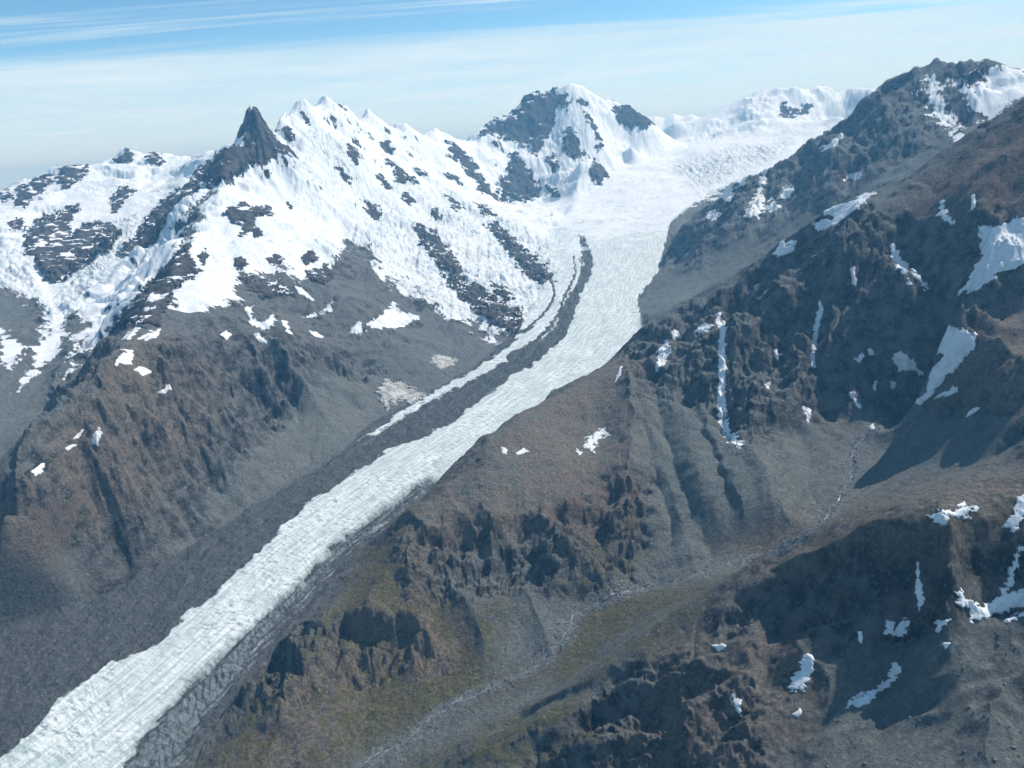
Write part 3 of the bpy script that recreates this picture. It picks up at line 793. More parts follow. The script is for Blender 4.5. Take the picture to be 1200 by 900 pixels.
# snow lies where it was surveyed, its edge broken by stones and steep faces
brk = t.noise(pos, 0.0075, 7.0, 0.62)
s = t.m('ADD', snow_a, t.m('MULTIPLY', t.m('SUBTRACT', mid, 0.5), 1.1))
s = t.m('ADD', s, t.m('MULTIPLY', t.m('SUBTRACT', brk, 0.5), 2.1))
s = t.m('ADD', s, t.m('MULTIPLY', t.m('SUBTRACT', a1.outputs['Alpha'], 0.5), 0.85))
s = t.m('ADD', s, t.m('MULTIPLY', t.m('SUBTRACT', fine, 0.5), 0.16))
s = t.m('SUBTRACT', s, t.step(nz, 0.72, 0.46, 0.0, 0.55))
sf = t.step(s, 0.47, 0.54)
grey_snow = t.step(t.noise(pos, 0.009, 6.0, 0.65, dist=0.6), 0.55, 0.75)  # grey patches: older snow, plus shading put into the snow colour
snow_c = t.mix(t.m('MULTIPLY', grey_snow, 0.75), (0.77, 0.80, 0.82), (0.50, 0.53, 0.55))
snow_c = t.mix(t.m('MULTIPLY', serac_a, t.step(t.m('ADD', mid, t.m('MULTIPLY', t.m('SUBTRACT', a1.outputs['Alpha'], 0.5), 0.5)), 0.36, 0.6, 0.2, 0.85)), snow_c, t.mix(brk, (0.36, 0.43, 0.46), (0.60, 0.68, 0.71)))
snow_c = t.mix(t.m('MULTIPLY', serac_a, t.step(fine, 0.62, 0.95, 0.0, 0.7)), snow_c, (0.22, 0.25, 0.26))
snow_c = t.mix(t.step(t.m('ADD', a1.outputs['Alpha'], t.m('MULTIPLY', t.m('SUBTRACT', brk, 0.5), 0.7)), 0.46, 0.22, 0.0, 0.5), snow_c, (0.46, 0.53, 0.57))  # shade of the gullies, put into the snow colour as blue-grey
# glacier ice
flow = t.n('ShaderNodeAttribute', attribute_name='flow').outputs['Vector']
fm = t.n('ShaderNodeMapping', ins={0: flow}); fm.inputs['Scale'].default_value = (0.085, 0.030, 1)
fl = t.n('ShaderNodeMapping', ins={0: flow}); fl.inputs['Scale'].default_value = (0.006, 0.10, 1)
tr = t.noise(fm.outputs[0], 1.0, 6.0, 0.7, dist=0.5)
lo = t.noise(fl.outputs[0], 1.0, 6.0, 0.66, dist=0.4)
crack = t.step(tr, 0.52, 0.36)
ice_c = t.mix(t.step(t.m('ADD', lo, t.m('MULTIPLY', t.m('SUBTRACT', brk, 0.5), 0.6)), 0.32, 0.66), (0.44, 0.52, 0.52), (0.77, 0.815, 0.81))
ice_c = t.mix(t.m('MULTIPLY', crack, t.step(brk, 0.36, 0.6, 0.25, 0.85)), ice_c, (0.20, 0.29, 0.31))
ice_c = t.mix(t.m('MULTIPLY', edge_a, 0.95), ice_c, t.mix(t.step(tr, 0.35, 0.65), (0.045, 0.058, 0.062), (0.17, 0.205, 0.21)))
deb = t.mix(fine, (0.064, 0.073, 0.075), (0.145, 0.157, 0.156))
deb = t.mix(t.step(lo, 0.52, 0.70, 0.0, 0.6), deb, (0.20, 0.21, 0.21))
deb = t.mix(t.step(lo, 0.44, 0.32, 0.0, 0.5), deb, (0.045, 0.05, 0.054))
i = t.m('ADD', ice_a, t.m('MULTIPLY', t.m('SUBTRACT', lo, 0.5), 0.85))
i = t.m('ADD', i, t.m('MULTIPLY', t.m('SUBTRACT', fine, 0.5), 0.10))
fi = t.step(i, 0.44, 0.60)
gc = t.mix(fi, deb, ice_c)
bedf = t.step(t.m('ADD', crev_a, t.m('MULTIPLY', t.m('SUBTRACT', fine, 0.5), 0.35)), 0.30, 0.62, 0.0, 0.85)
rc = t.mix(bedf, rc, t.mix(fine, (0.11, 0.125, 0.125), (0.25, 0.27, 0.265)))
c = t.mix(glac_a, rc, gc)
c = t.mix(t.m('MULTIPLY', sf, t.m('SUBTRACT', 1.0, t.m('MULTIPLY', glac_a, t.m('SUBTRACT', 1.0, snow_a)))), c, snow_c)
white = t.m('MAXIMUM', sf, t.m('MULTIPLY', glac_a, fi))
rdg = t.noise(pos, 0.03, 6.0, 0.6, kind='RIDGED_MULTIFRACTAL')
h_rock = t.m('ADD', t.m('MULTIPLY', mid, 2.0), t.m('MULTIPLY', fine, 0.50))
h_rock = t.m('ADD', h_rock, t.m('MULTIPLY', rdg, t.m('MULTIPLY_ADD', sp2.outputs[1], 0.9, 0.15)))
h_snow = t.m('ADD', t.m('MULTIPLY', grey_snow, 0.05), t.m('MULTIPLY', fine, 0.02))
h_ice = t.m('ADD', t.m('MULTIPLY', tr, 0.55), t.m('MULTIPLY', lo, 0.35))
h = t.n('ShaderNodeMix', data_type='FLOAT', ins={0: sf, 2: h_rock, 3: h_snow}).outputs[0]
h = t.n('ShaderNodeMix', data_type='FLOAT', ins={0: t.m('MULTIPLY', glac_a, fi), 2: h, 3: h_ice}).outputs[0]
nrm = bump(t, h, 9.0, 0.9)
b = t.n('ShaderNodeBsdfPrincipled', ins={'Base Color': c, 'Normal': nrm})
t.put(b.inputs['Roughness'], t.m('MULTIPLY_ADD', white, -0.25, 0.95))
t.put(b.inputs['Specular IOR Level'], 0.15)
t.n('ShaderNodeOutputMaterial', ins={0: b.outputs[0]})

rockm, t = new_mat('outcrop_stone')
pos = t.n('ShaderNodeNewGeometry').outputs['Position']
mid = t.noise(pos, 0.024, 7.0, 0.68)
fine = t.noise(pos, 0.12, 5.0, 0.65)
c = t.mix(t.step(mid, 0.3, 0.72), (0.036, 0.040, 0.044), (0.120, 0.112, 0.104))
c = t.mix(t.step(fine, 0.60, 0.8), c, (0.19, 0.175, 0.155))
nz = t.n('ShaderNodeSeparateXYZ', ins={0: t.n('ShaderNodeNewGeometry').outputs['Normal']}).outputs[2]
lodged = t.step(t.m('ADD', nz, t.m('MULTIPLY', t.m('SUBTRACT', t.noise(pos, 0.009, 7.0, 0.62), 0.5), 1.5)), 1.0, 1.05)
c = t.mix(lodged, c, (0.84, 0.87, 0.89))
b = t.n('ShaderNodeBsdfPrincipled', ins={'Base Color': c, 'Roughness': 0.95, 'Specular IOR Level': 0.15,
        'Normal': bump(t, t.m('ADD', t.m('MULTIPLY', mid, 1.6), t.m('MULTIPLY', fine, 0.5)), 10.0, 0.9)})
t.n('ShaderNodeOutputMaterial', ins={0: b.outputs[0]})

snowm, t = new_mat('old_snow')
pos = t.n('ShaderNodeNewGeometry').outputs['Position']
a = t.noise(pos, 0.05, 6.0, 0.65)
f_ = t.noise(pos, 0.3, 4.0, 0.6)
c = t.mix(t.step(a, 0.42, 0.72), (0.80, 0.825, 0.84), (0.62, 0.63, 0.63))
c = t.mix(t.step(f_, 0.66, 0.78, 0.0, 0.4), c, (0.30, 0.28, 0.26))
b = t.n('ShaderNodeBsdfPrincipled', ins={'Base Color': c, 'Roughness': 0.7, 'Specular IOR Level': 0.2, 'Normal': bump(t, t.m('ADD', a, f_), 1.2, 0.6)})
t.n('ShaderNodeOutputMaterial', ins={0: b.outputs[0]})

dirtm, t = new_mat('dirty_ice')
pos = t.n('ShaderNodeNewGeometry').outputs['Position']
a = t.noise(pos, 0.03, 6.0, 0.65, dist=1.0)
c = t.mix(t.step(a, 0.35, 0.65), (0.22, 0.215, 0.20), (0.55, 0.55, 0.52))
b = t.n('ShaderNodeBsdfPrincipled', ins={'Base Color': c, 'Roughness': 0.8, 'Specular IOR Level': 0.2, 'Normal': bump(t, a, 8.0, 0.6)})
t.n('ShaderNodeOutputMaterial', ins={0: b.outputs[0]})

waterm, t = new_mat('stream_water')
pos = t.n('ShaderNodeNewGeometry').outputs['Position']
a = t.noise(pos, 0.25, 4.0, 0.6)
c = t.mix(t.step(a, 0.35, 0.65), (0.20, 0.25, 0.26), (0.50, 0.55, 0.55))
b = t.n('ShaderNodeBsdfPrincipled', ins={'Base Color': c, 'Roughness': 0.25, 'Normal': bump(t, a, 0.4, 0.7)})
t.n('ShaderNodeOutputMaterial', ins={0: b.outputs[0]})

stonem, t = new_mat('loose_stone')
pos = t.n('ShaderNodeNewGeometry').outputs['Position']
a = t.noise(pos, 0.07, 5.0, 0.7)
c = t.mix(t.step(a, 0.3, 0.7), (0.085, 0.088, 0.088), (0.25, 0.25, 0.24))
b = t.n('ShaderNodeBsdfPrincipled', ins={'Base Color': c, 'Roughness': 0.95, 'Specular IOR Level': 0.15, 'Normal': bump(t, t.noise(pos, 0.6, 3.0), 0.8)})
t.n('ShaderNodeOutputMaterial', ins={0: b.outputs[0]})

farm, t = new_mat('distant_range')
pos = t.n('ShaderNodeNewGeometry').outputs['Position']
a = t.noise(pos, 0.0012, 8.0, 0.65)
hz = t.n('ShaderNodeSeparateXYZ', ins={0: pos}).outputs[2]
sn = t.step(t.m('ADD', hz, t.m('MULTIPLY', t.m('SUBTRACT', a, 0.5), 2200.0)), 1900.0, 2150.0)
c = t.mix(sn, t.mix(a, (0.05, 0.06, 0.06), (0.13, 0.13, 0.12)), (0.84, 0.87, 0.89))
b = t.n('ShaderNodeBsdfPrincipled', ins={'Base Color': c, 'Roughness': 0.95, 'Specular IOR Level': 0.1})
t.n('ShaderNodeOutputMaterial', ins={0: b.outputs[0]})

plainm, t = new_mat('lowland')
pos = t.n('ShaderNodeNewGeometry').outputs['Position']
a = t.noise(pos, 0.0002, 6.0, 0.6)
c = t.mix(a, (0.05, 0.07, 0.06), (0.10, 0.12, 0.10))
b = t.n('ShaderNodeBsdfPrincipled', ins={'Base Color': c, 'Roughness': 0.9})
t.n('ShaderNodeOutputMaterial', ins={0: b.outputs[0]})

# ------------------------------------------------------------------ mesh helpers
def link(name, me, label=None, cat=None, group=None, kind=None):
    o = bpy.data.objects.new(name, me)
    sc.collection.objects.link(o)
    for k, v in (('label', label), ('category', cat), ('group', group), ('kind', kind)):
        if v:
            o[k] = v
    return o


def make_mesh(name, co, quads, mat, tri=False):
    me = bpy.data.meshes.new(name)
    nv, nf, k = len(co), len(quads), quads.shape[1]
    me.vertices.add(nv)
    me.vertices.foreach_set('co', np.ascontiguousarray(co, f32).ravel())
    me.loops.add(nf * k)
    me.loops.foreach_set('vertex_index', np.ascontiguousarray(quads, np.int32).ravel())
    me.polygons.add(nf)
    me.polygons.foreach_set('loop_start', np.arange(0, nf * k, k, dtype=np.int32))
    me.update(calc_edges=True)
    me.shade_smooth()
    me.materials.append(mat)
    return me


IDX = np.arange(NA * NR, dtype=np.int32).reshape(NA, NR)
QUADS = np.stack([IDX[:-1, :-1], IDX[:-1, 1:], IDX[1:, 1:], IDX[1:, :-1]], -1)       # facing up
QUADS = QUADS[..., ::-1]
XYZ = np.stack([X, Y, Z], -1).reshape(-1, 3)


def cells_mesh(name, mask, mat, co=XYZ):
    q = QUADS[mask]
    used, inv = np.unique(q, return_inverse=True)
    return make_mesh(name, co[used], inv.reshape(-1, 4).astype(np.int32), mat), used


def attr(me, name, used, chans):
    a = me.attributes.new(name, 'FLOAT_COLOR', 'POINT')
    buf = np.stack([np.broadcast_to(c_, Z.shape).reshape(-1)[used] for c_ in chans], -1).astype(f32)
    a.data.foreach_set('color', buf.ravel())


# which massif a cell belongs to: the nearest surveyed line
tags = ['glacier', 'left', 'far', 'dome', 'leftfar', 'malte', 'near', 'shoulder', 'valley', 'spur', 'rim']
tp = np.vstack([p[:, :2] for _, p in LINES]).astype(f32)
tt = np.concatenate([np.full(len(p), tags.index(g)) for g, p in LINES])
sel = (tt != 0) & (tt != tags.index('rim'))
tp, tt = tp[sel], tt[sel]
reg = np.zeros(CX.shape, np.int8)
for i_ in range(CX.shape[0]):
    d = (CX[i_].astype(f32)[:, None] - tp[:, 0]) ** 2 + (CY[i_].astype(f32)[:, None] - tp[:, 1]) ** 2
    reg[i_] = tt[np.argmin(d, 1)]
reg = np.repeat(np.repeat(reg, 4, 0), 4, 1)[:NA - 1, :NR - 1]
mid4 = lambda a: (a[:-1, :-1] + a[1:, :-1] + a[:-1, 1:] + a[1:, 1:]) * 0.25
gl_c, ice_c4, snow_c4 = mid4(survey(GLACIER, GU, GV, 10.0, 1000, 12500)), mid4(ICE), mid4(snow)
reg = reg.astype(np.int16)
rcell = RR[:, :-1]
reg[(snow_c4 > 0) & (reg == 1)] = 20
reg[(snow_c4 > 0) & (reg == 4)] = 21
reg[(gl_c > 0) & (rcell < 10500)] = 0
reg[(gl_c > 0) & (ice_c4 < 0) & (rcell < 7700)] = 22
STRUCT = {
    0: ('glacier', 'long white valley glacier winding down between the ranges'),
    22: ('moraine', 'grey stone-covered ice and medial moraine along the glacier'),
    1: ('mountain_left', 'grey and brown rocky flanks of the left range'),
    20: ('snowfield_left', 'broken snowfields and icefalls on the lit face of the left range'),
    4: ('mountain_far_left', 'hazy rock slopes of the far left valley'),
    21: ('snowfield_far_left', 'snow slopes beyond the horn at far left'),
    2: ('mountain_centre', 'high snowy peak standing at the glacier head'),
    3: ('mountain_dome', 'smooth white snow dome behind the glacier head'),
    5: ('mountain_right_far', 'dark hazy ridge with snowy summit at upper right'),
    6: ('mountain_right', 'dark craggy mountain face on the right'),
    7: ('ridge', 'brown rounded rock shoulder between glacier and side valley'),
    8: ('valley_floor', 'stony floor of the side valley with the stream'),
    9: ('spur_foreground', 'brown foreground spur with shadowed cliff at lower right'),
}
one = np.ones_like(Z)
glac_w = sstep(survey(GLACIER, GU, GV, 5.0, 1000, 12500), -0.9, 0.0)
for k, (nm, lab) in STRUCT.items():
    m = reg == k
    if not m.any():
        continue
    me, used = cells_mesh(nm, m, land)
    attr(me, 'area_a', used, [scree, brown, green, GUL * 0.5 + 0.5])
    attr(me, 'area_b', used, [red, crag, snow * 0.75 + 0.5, serac])
    attr(me, 'area_c', used, [ICE * 0.5 + 0.5, BED, EDGE, glac_w])
    attr(me, 'flow', used, [FLOW_S, FLOW_T, one * 0, one])
    link(nm, me, lab, kind='structure')


def blur(a, k):
    for ax in (0, 1):
        p = np.pad(a, [(k, k) if q == ax else (0, 0) for q in (0, 1)], mode='edge').cumsum(ax, dtype=np.float64)
        p = np.concatenate([np.zeros_like(np.take(p, [0], ax)), p], ax)
        nn = a.shape[ax]
        a = ((np.take(p, np.arange(2 * k + 1, 2 * k + 1 + nn), ax) - np.take(p, np.arange(0, nn), ax)) / (2 * k + 1)).astype(f32)
    return a


Zs = blur(Z, 3)
Zcr = pyr(X / 150, (Y + Z) / 190) * 1.1 + pyr(X / 60 + 5, (Y + Z) / 80) * 0.55 + 0.1


def lin_up(A, ka, kr):
    na, nr = A.shape
    ia, ir = np.linspace(0, na - 1, (na - 1) * ka + 1), np.linspace(0, nr - 1, (nr - 1) * kr + 1)
    i0, j0 = np.minimum(ia.astype(int), na - 2), np.minimum(ir.astype(int), nr - 2)
    s_, t_ = (ia - i0)[:, None], (ir - j0)[None, :]
    A = A.astype(np.float64)
    top = A[i0][:, j0] * (1 - s_) + A[i0 + 1][:, j0] * s_
    bot = A[i0][:, j0 + 1] * (1 - s_) + A[i0 + 1][:, j0 + 1] * s_
    return top * (1 - t_) + bot * t_


def patch(name, poly, label, cat, mat, group, lo=700, hi=12000, thick=3.0, rocky=0.0):
    p = np.array(poly, float)
    mrg = 8
    box = (U > p[:, 0].min() - mrg) & (U < p[:, 0].max() + mrg) & (V > p[:, 1].min() - mrg) & (V < p[:, 1].max() + mrg) & (RR >= lo) & (RR <= hi) & VIS
    ii, jj = np.nonzero(box)
    if len(ii) == 0:
        print('NO CELLS', label); return
    sd0 = poly_sd(poly, U[ii, jj], V[ii, jj])
    ok = sd0 > -1.5
    if not ok.any():
        print('HIDDEN', label); return
    rr = R[jj[ok]]
    rlo, rhi = np.percentile(rr, 2) * 0.98, np.percentile(rr, 98) * 1.02      # the one surface that shows
    kp = (R[jj] > rlo) & (R[jj] < rhi)
    i0, i1 = max(ii[kp].min() - 1, 0), min(ii[kp].max() + 2, NA)
    j0, j1 = max(jj[kp].min() - 1, 0), min(jj[kp].max() + 2, NR)
    sl = (slice(i0, i1), slice(j0, j1))
    ka, kr = (1, 2) if rocky else (2, 5)
    zz, zsm = lin_up(Z[sl], ka, kr), lin_up(Zs[sl], ka, kr)
    az = np.linspace(AZ[i0], AZ[i1 - 1], zz.shape[0])[:, None]
    rad = lin_up(np.broadcast_to(RR, Z.shape)[sl], ka, kr)
    xx, yy = np.sin(az) * rad, np.cos(az) * rad
    uu, vv = project(xx, yy, zz)
    sd = poly_sd(poly, uu, vv)
    size = min(np.ptp(p[:, 0]), np.ptp(p[:, 1]))
    pxm = float(np.median(rad)) / F                         # metres to a frame pixel here
    wobble = fbm(xx / (9 * pxm), (yy + 1.3 * zz) / (9 * pxm), 4, 0.6)
    sd = sd + wobble * np.clip(size / (4 if rocky else 5), 0.8, 7.0 if rocky else 4.5)
    if rocky:
        sd = sd + lin_up(GUL[sl], ka, kr) * np.clip(size / 5, 0.6, 5.0)
    sd = np.where((rad > rlo) & (rad < rhi), sd, -99)
    prof = np.clip((sd + 0.4) / 2.0, -1, 1)
    prof = np.where(prof > 0, np.sqrt(np.maximum(prof, 0)), prof)
    # normal of the smoothed ground
    gr = np.gradient(zsm, axis=1) / np.gradient(rad, axis=1)
    ga = np.gradient(zsm, axis=0) / (rad * (az[1] - az[0]))
    nx, ny = -(gr * np.sin(az) + ga * np.cos(az)), -(gr * np.cos(az) - ga * np.sin(az))
    nl = np.sqrt(nx * nx + ny * ny + 1)
    if rocky:
        cr = lin_up(Zcr[sl], ka, kr)
        off = prof * thick * 0.8 + np.clip(sd / 9.0, 0, 1) * thick * 0.5
        co = np.stack([xx + nx / nl * off, yy + ny / nl * off, zz + off / nl + cr * rocky * np.clip(sd / 4 + 0.4, 0, 1)], -1)
    else:
        off = prof * thick
        zb = np.maximum(zsm, zz)
        co = np.stack([xx + nx / nl * off, yy + ny / nl * off, zb * 0.5 + zz * 0.5 + off / nl], -1)
    okv = sd > -2.0
    cm = okv[:-1, :-1] & okv[1:, :-1] & okv[:-1, 1:] & okv[1:, 1:]
    # keep the largest connected piece
    lab_ = np.where(cm, np.arange(1, cm.size + 1).reshape(cm.shape), 0)
    for _ in range(400):
        n_ = lab_.copy()
        n_[1:] = np.maximum(n_[1:], lab_[:-1]); n_[:-1] = np.maximum(n_[:-1], lab_[1:])
        n_[:, 1:] = np.maximum(n_[:, 1:], lab_[:, :-1]); n_[:, :-1] = np.maximum(n_[:, :-1], lab_[:, 1:])
        n_ = np.where(cm, n_, 0)
        if (n_ == lab_).all():
            break
        lab_ = n_
    v_, c_ = np.unique(lab_[lab_ > 0], return_counts=True)
    if len(c_) == 0 or c_.max() < 4:
        print('TOO SMALL', label); return
    cm = lab_ == v_[np.argmax(c_)]
    ids = np.arange(sd.size, dtype=np.int32).reshape(sd.shape)
    q = np.stack([ids[:-1, :-1], ids[1:, :-1], ids[1:, 1:], ids[:-1, 1:]], -1)[cm][:, ::-1]
    used, inv = np.unique(q, return_inverse=True)
    cc = co.reshape(-1, 3)[used]
    o_ = cc.mean(0); o_[2] = cc[:, 2].min()
    me = make_mesh(name, cc - o_, inv.reshape(-1, 4).astype(np.int32), mat)
    ob = link(name, me, label, cat, group)
    ob.location = o_
    return ob


# ------------------------------------------------------------------ rock outcrops standing out of the snow
OUT = 'rock outcrops in the snow'
ROCKS = [
 ([(20,240),(20,223),(37,210),(60,205),(63,212),(47,227),(28,243)], 'dark jagged rock ridge at the far left skyline', 12, 26),
 ([(65,204),(72,194),(87,191),(103,194),(101,208),(83,218),(73,221)], 'squat dark rock knoll on the far left snow skyline', 14, 22),
 ([(129,190),(143,182),(149,173),(158,184),(156,190),(137,192)], 'small pointed rock tip on the snow skyline left of the horn', 14, 18),
 ([(169,186),(180,179),(194,189),(187,195),(173,192)], 'low rounded rock just right of the pointed skyline tip', 10, 14),
 ([(128,237),(140,222),(157,217),(160,223),(147,232),(137,250),(131,248)], 'narrow rock rib in the snow below the skyline tips', 12, 18),
 ([(30,277),(43,260),(67,253),(90,240),(93,247),(80,260),(83,280),(100,263),(127,262),(140,273),(130,293),(110,303),(97,313),(67,332),(50,327),(43,310),(32,297)], 'largest dark rock wall amid the far left snow', 22, 30),
 ([(266,172),(283,172),(295,188),(287,202),(263,214),(235,214),(230,228),(212,256),(196,268),(186,286),(160,308),(143,335),(126,356),(100,360),(112,330),(142,298),(165,270),(180,248),(213,220),(240,195)], 'long dark rock rib descending left from the horn', 18, 34),
 ([(283,210),(274,237),(233,266),(220,298),(236,318),(206,337),(193,365),(186,382),(133,382),(160,348),(187,322),(213,294),(230,272),(247,250)], 'brown-black rock spine beside the lit snowfield', 14, 28),
 ([(283,160),(290,148),(300,128),(313,144),(315,158),(333,170),(347,182),(320,182),(308,196),(290,182)], 'sharp dark rock horn on the left skyline', 3, 22),
 ([(262,250),(285,235),(297,245),(310,242),(320,240),(318,250),(300,256),(294,276),(280,278),(282,262),(268,262)], 'dark rock island cluster right of the spine', 10, 14),
 ([(312,302),(324,298),(334,303),(326,311),(316,309)], 'small lone dark rock in the lit snowfield', 8, 8),
 ([(272,305),(285,298),(290,312),(278,316)], 'small dark rock left of the lone one', 7, 8),
 ([(335,236),(346,242),(340,246)], 'tiny upper dark rock speck in the lit snowfield', 6, 6),
 ([(483,260),(490,259),(500,272),(509,267),(521,284),(533,303),(547,325),(573,343),(600,357),(611,368),(602,390),(578,384),(552,362),(530,338),(515,314),(500,292),(487,278)], 'long dark rib between the two icefalls', 12, 24),
 ([(565,258),(575,260),(582,262),(600,277),(617,297),(647,320),(648,333),(633,335),(607,313),(587,283)], 'smooth dark rib nearest the glacier bend', 14, 16),
 ([(523,163),(537,172),(547,183),(557,193),(563,203),(570,213),(587,237),(567,227),(547,203),(530,185)], 'steep dark rib below the saddle left of the central peak', 16, 26),
 ([(510,185),(523,198),(537,207),(552,222),(545,222),(525,208),(510,193)], 'thin dark rib under the saddle rib', 10, 16),
 ([(445,168),(455,166),(464,178),(462,185),(448,175)], 'dark rock under the middle of the snow crest', 12, 16),
 ([(407,165),(415,172),(424,190),(418,193),(408,182)], 'dark rock streak below the highest snow crest', 12, 16),
 ([(394,120),(405,128),(424,148),(425,154),(410,144),(396,130)], 'dark rock edge along the crest of the left range', 8, 12),
 ([(450,183),(460,190),(475,200),(490,216),(478,214),(463,214),(462,200)], 'dark slanting rock in the middle of the snow face', 12, 18),
 ([(485,193),(503,207),(496,207),(486,199)], 'slim dark rock beside the slanting one', 9, 12),
 ([(597,183),(606,180),(613,190),(630,213),(632,230),(622,234),(613,235),(600,232),(587,237),(582,213),(592,205)], 'dark broken buttress at the foot of the central peak', 24, 40),
 ([(560,157),(570,147),(600,133),(611,120),(620,110),(650,106),(663,110),(673,122),(664,128),(655,130),(649,142),(650,150),(641,163),(630,184),(617,172),(600,168),(587,163),(572,160)], 'shadowed grey left wall of the central peak', 10, 46),
 ([(683,130),(690,130),(696,140),(700,153),(708,173),(700,175),(693,150)], 'narrow dark rib on the right flank of the central peak', 16, 22),
 ([(717,123),(733,122),(750,132),(767,144),(763,149),(743,152),(727,147),(718,138)], 'dark shoulder right of the central summit', 16, 30),
 ([(697,185),(704,193),(713,207),(700,216),(690,207)], 'dark pyramid rock standing in the glacier head', 26, 30),
 ([(660,155),(672,150),(680,172),(690,182),(682,184),(668,190),(660,178)], 'dark rock teeth between the two central buttresses', 14, 24),
 ([(912,133),(915,124),(922,116),(927,130),(936,124),(945,120),(953,125),(943,134),(914,142)], 'dark rock face under the snow dome', 10, 20),
 ([(945,181),(958,168),(970,150),(980,154),(975,163),(955,176)], 'small dark tooth where the snow meets the far right ridge', 20, 24),
 ([(280,327),(292,318),(300,330),(320,325),(335,335),(345,345),(320,350),(300,345)], 'rocky islet row along the lower edge of the lit snow', 9, 16),
]
ROCKS += [
 ([(330,152),(338,149),(346,160),(340,167)], 'small rock on the snow right beside the horn base', 8, 10),
 ([(350,128),(357,131),(367,146),(359,147)], 'thin rock streak under the first snow crest tip', 8, 10),
 ([(519,228),(530,231),(546,246),(536,247)], 'slim rock below the thin dark rib', 9, 12),
 ([(469,228),(478,225),(487,236),(478,241)], 'small rock at the head of the upper icefall', 9, 12),
 ([(439,204),(448,207),(459,222),(450,221)], 'narrow rock left of the slanting one in the snow face', 9, 12),
 ([(394,196),(402,199),(411,214),(402,213)], 'short rock streak low under the highest crest', 9, 12),
 ([(555,236),(566,239),(581,252),(570,255)], 'small rock just above the rib nearest the bend', 9, 12),
 ([(639,218),(652,221),(661,232),(648,231)], 'low rock right of the broken buttress', 10, 12),
 ([(504,245),(512,245),(521,256),(512,259)], 'rock nub above the rib between the icefalls', 9, 10),
 ([(294,270),(304,267),(307,276),(298,281)], 'rock speck below the island cluster', 8, 8),
 ([(350,301),(366,295),(373,306),(358,311)], 'rock patch right of the lone dark rock', 9, 10),
 ([(358,320),(378,311),(393,322),(380,333),(364,331)], 'ragged rock at the lower right snow margin', 9, 14),
 ([(11,262),(24,255),(29,266),(16,273)], 'small rock left above the largest far wall', 9, 12),
 ([(-2,226),(10,221),(15,232),(2,237)], 'rock at the very left end of the snow skyline', 9, 12),
 ([(639,186),(650,179),(657,196),(648,205)], 'rock tooth below the shadowed wall of the central peak', 12, 18),
 ([(671,113),(684,116),(691,125),(680,123)], 'small rock just right below the central summit', 9, 10),
 ([(1058,97),(1075,84),(1088,76),(1097,71),(1104,80),(1112,84),(1122,83),(1132,86),(1142,79),(1152,70),(1158,74),(1152,88),(1136,96),(1118,93),(1100,87),(1085,88),(1070,98)], 'serrated dark crest of the far right ridge', 8, 34),
 ([(426,236),(440,240),(452,256),(440,258),(430,250)], 'flat rock shelf at the left of the upper icefall', 8, 12),
 ([(575,330),(590,334),(604,350),(594,352),(580,344)], 'rock hump on the ice tongue beside the long rib', 8, 12),
 ([(232,300),(240,292),(246,300),(238,312)], 'rock spur tip poking into the lit snow lobes', 8, 10),
]
for poly, lab, th, rk in ROCKS:
    patch('rock_outcrop', poly, lab, 'rock outcrop', rockm, OUT, 3500, 12500, th, rk)

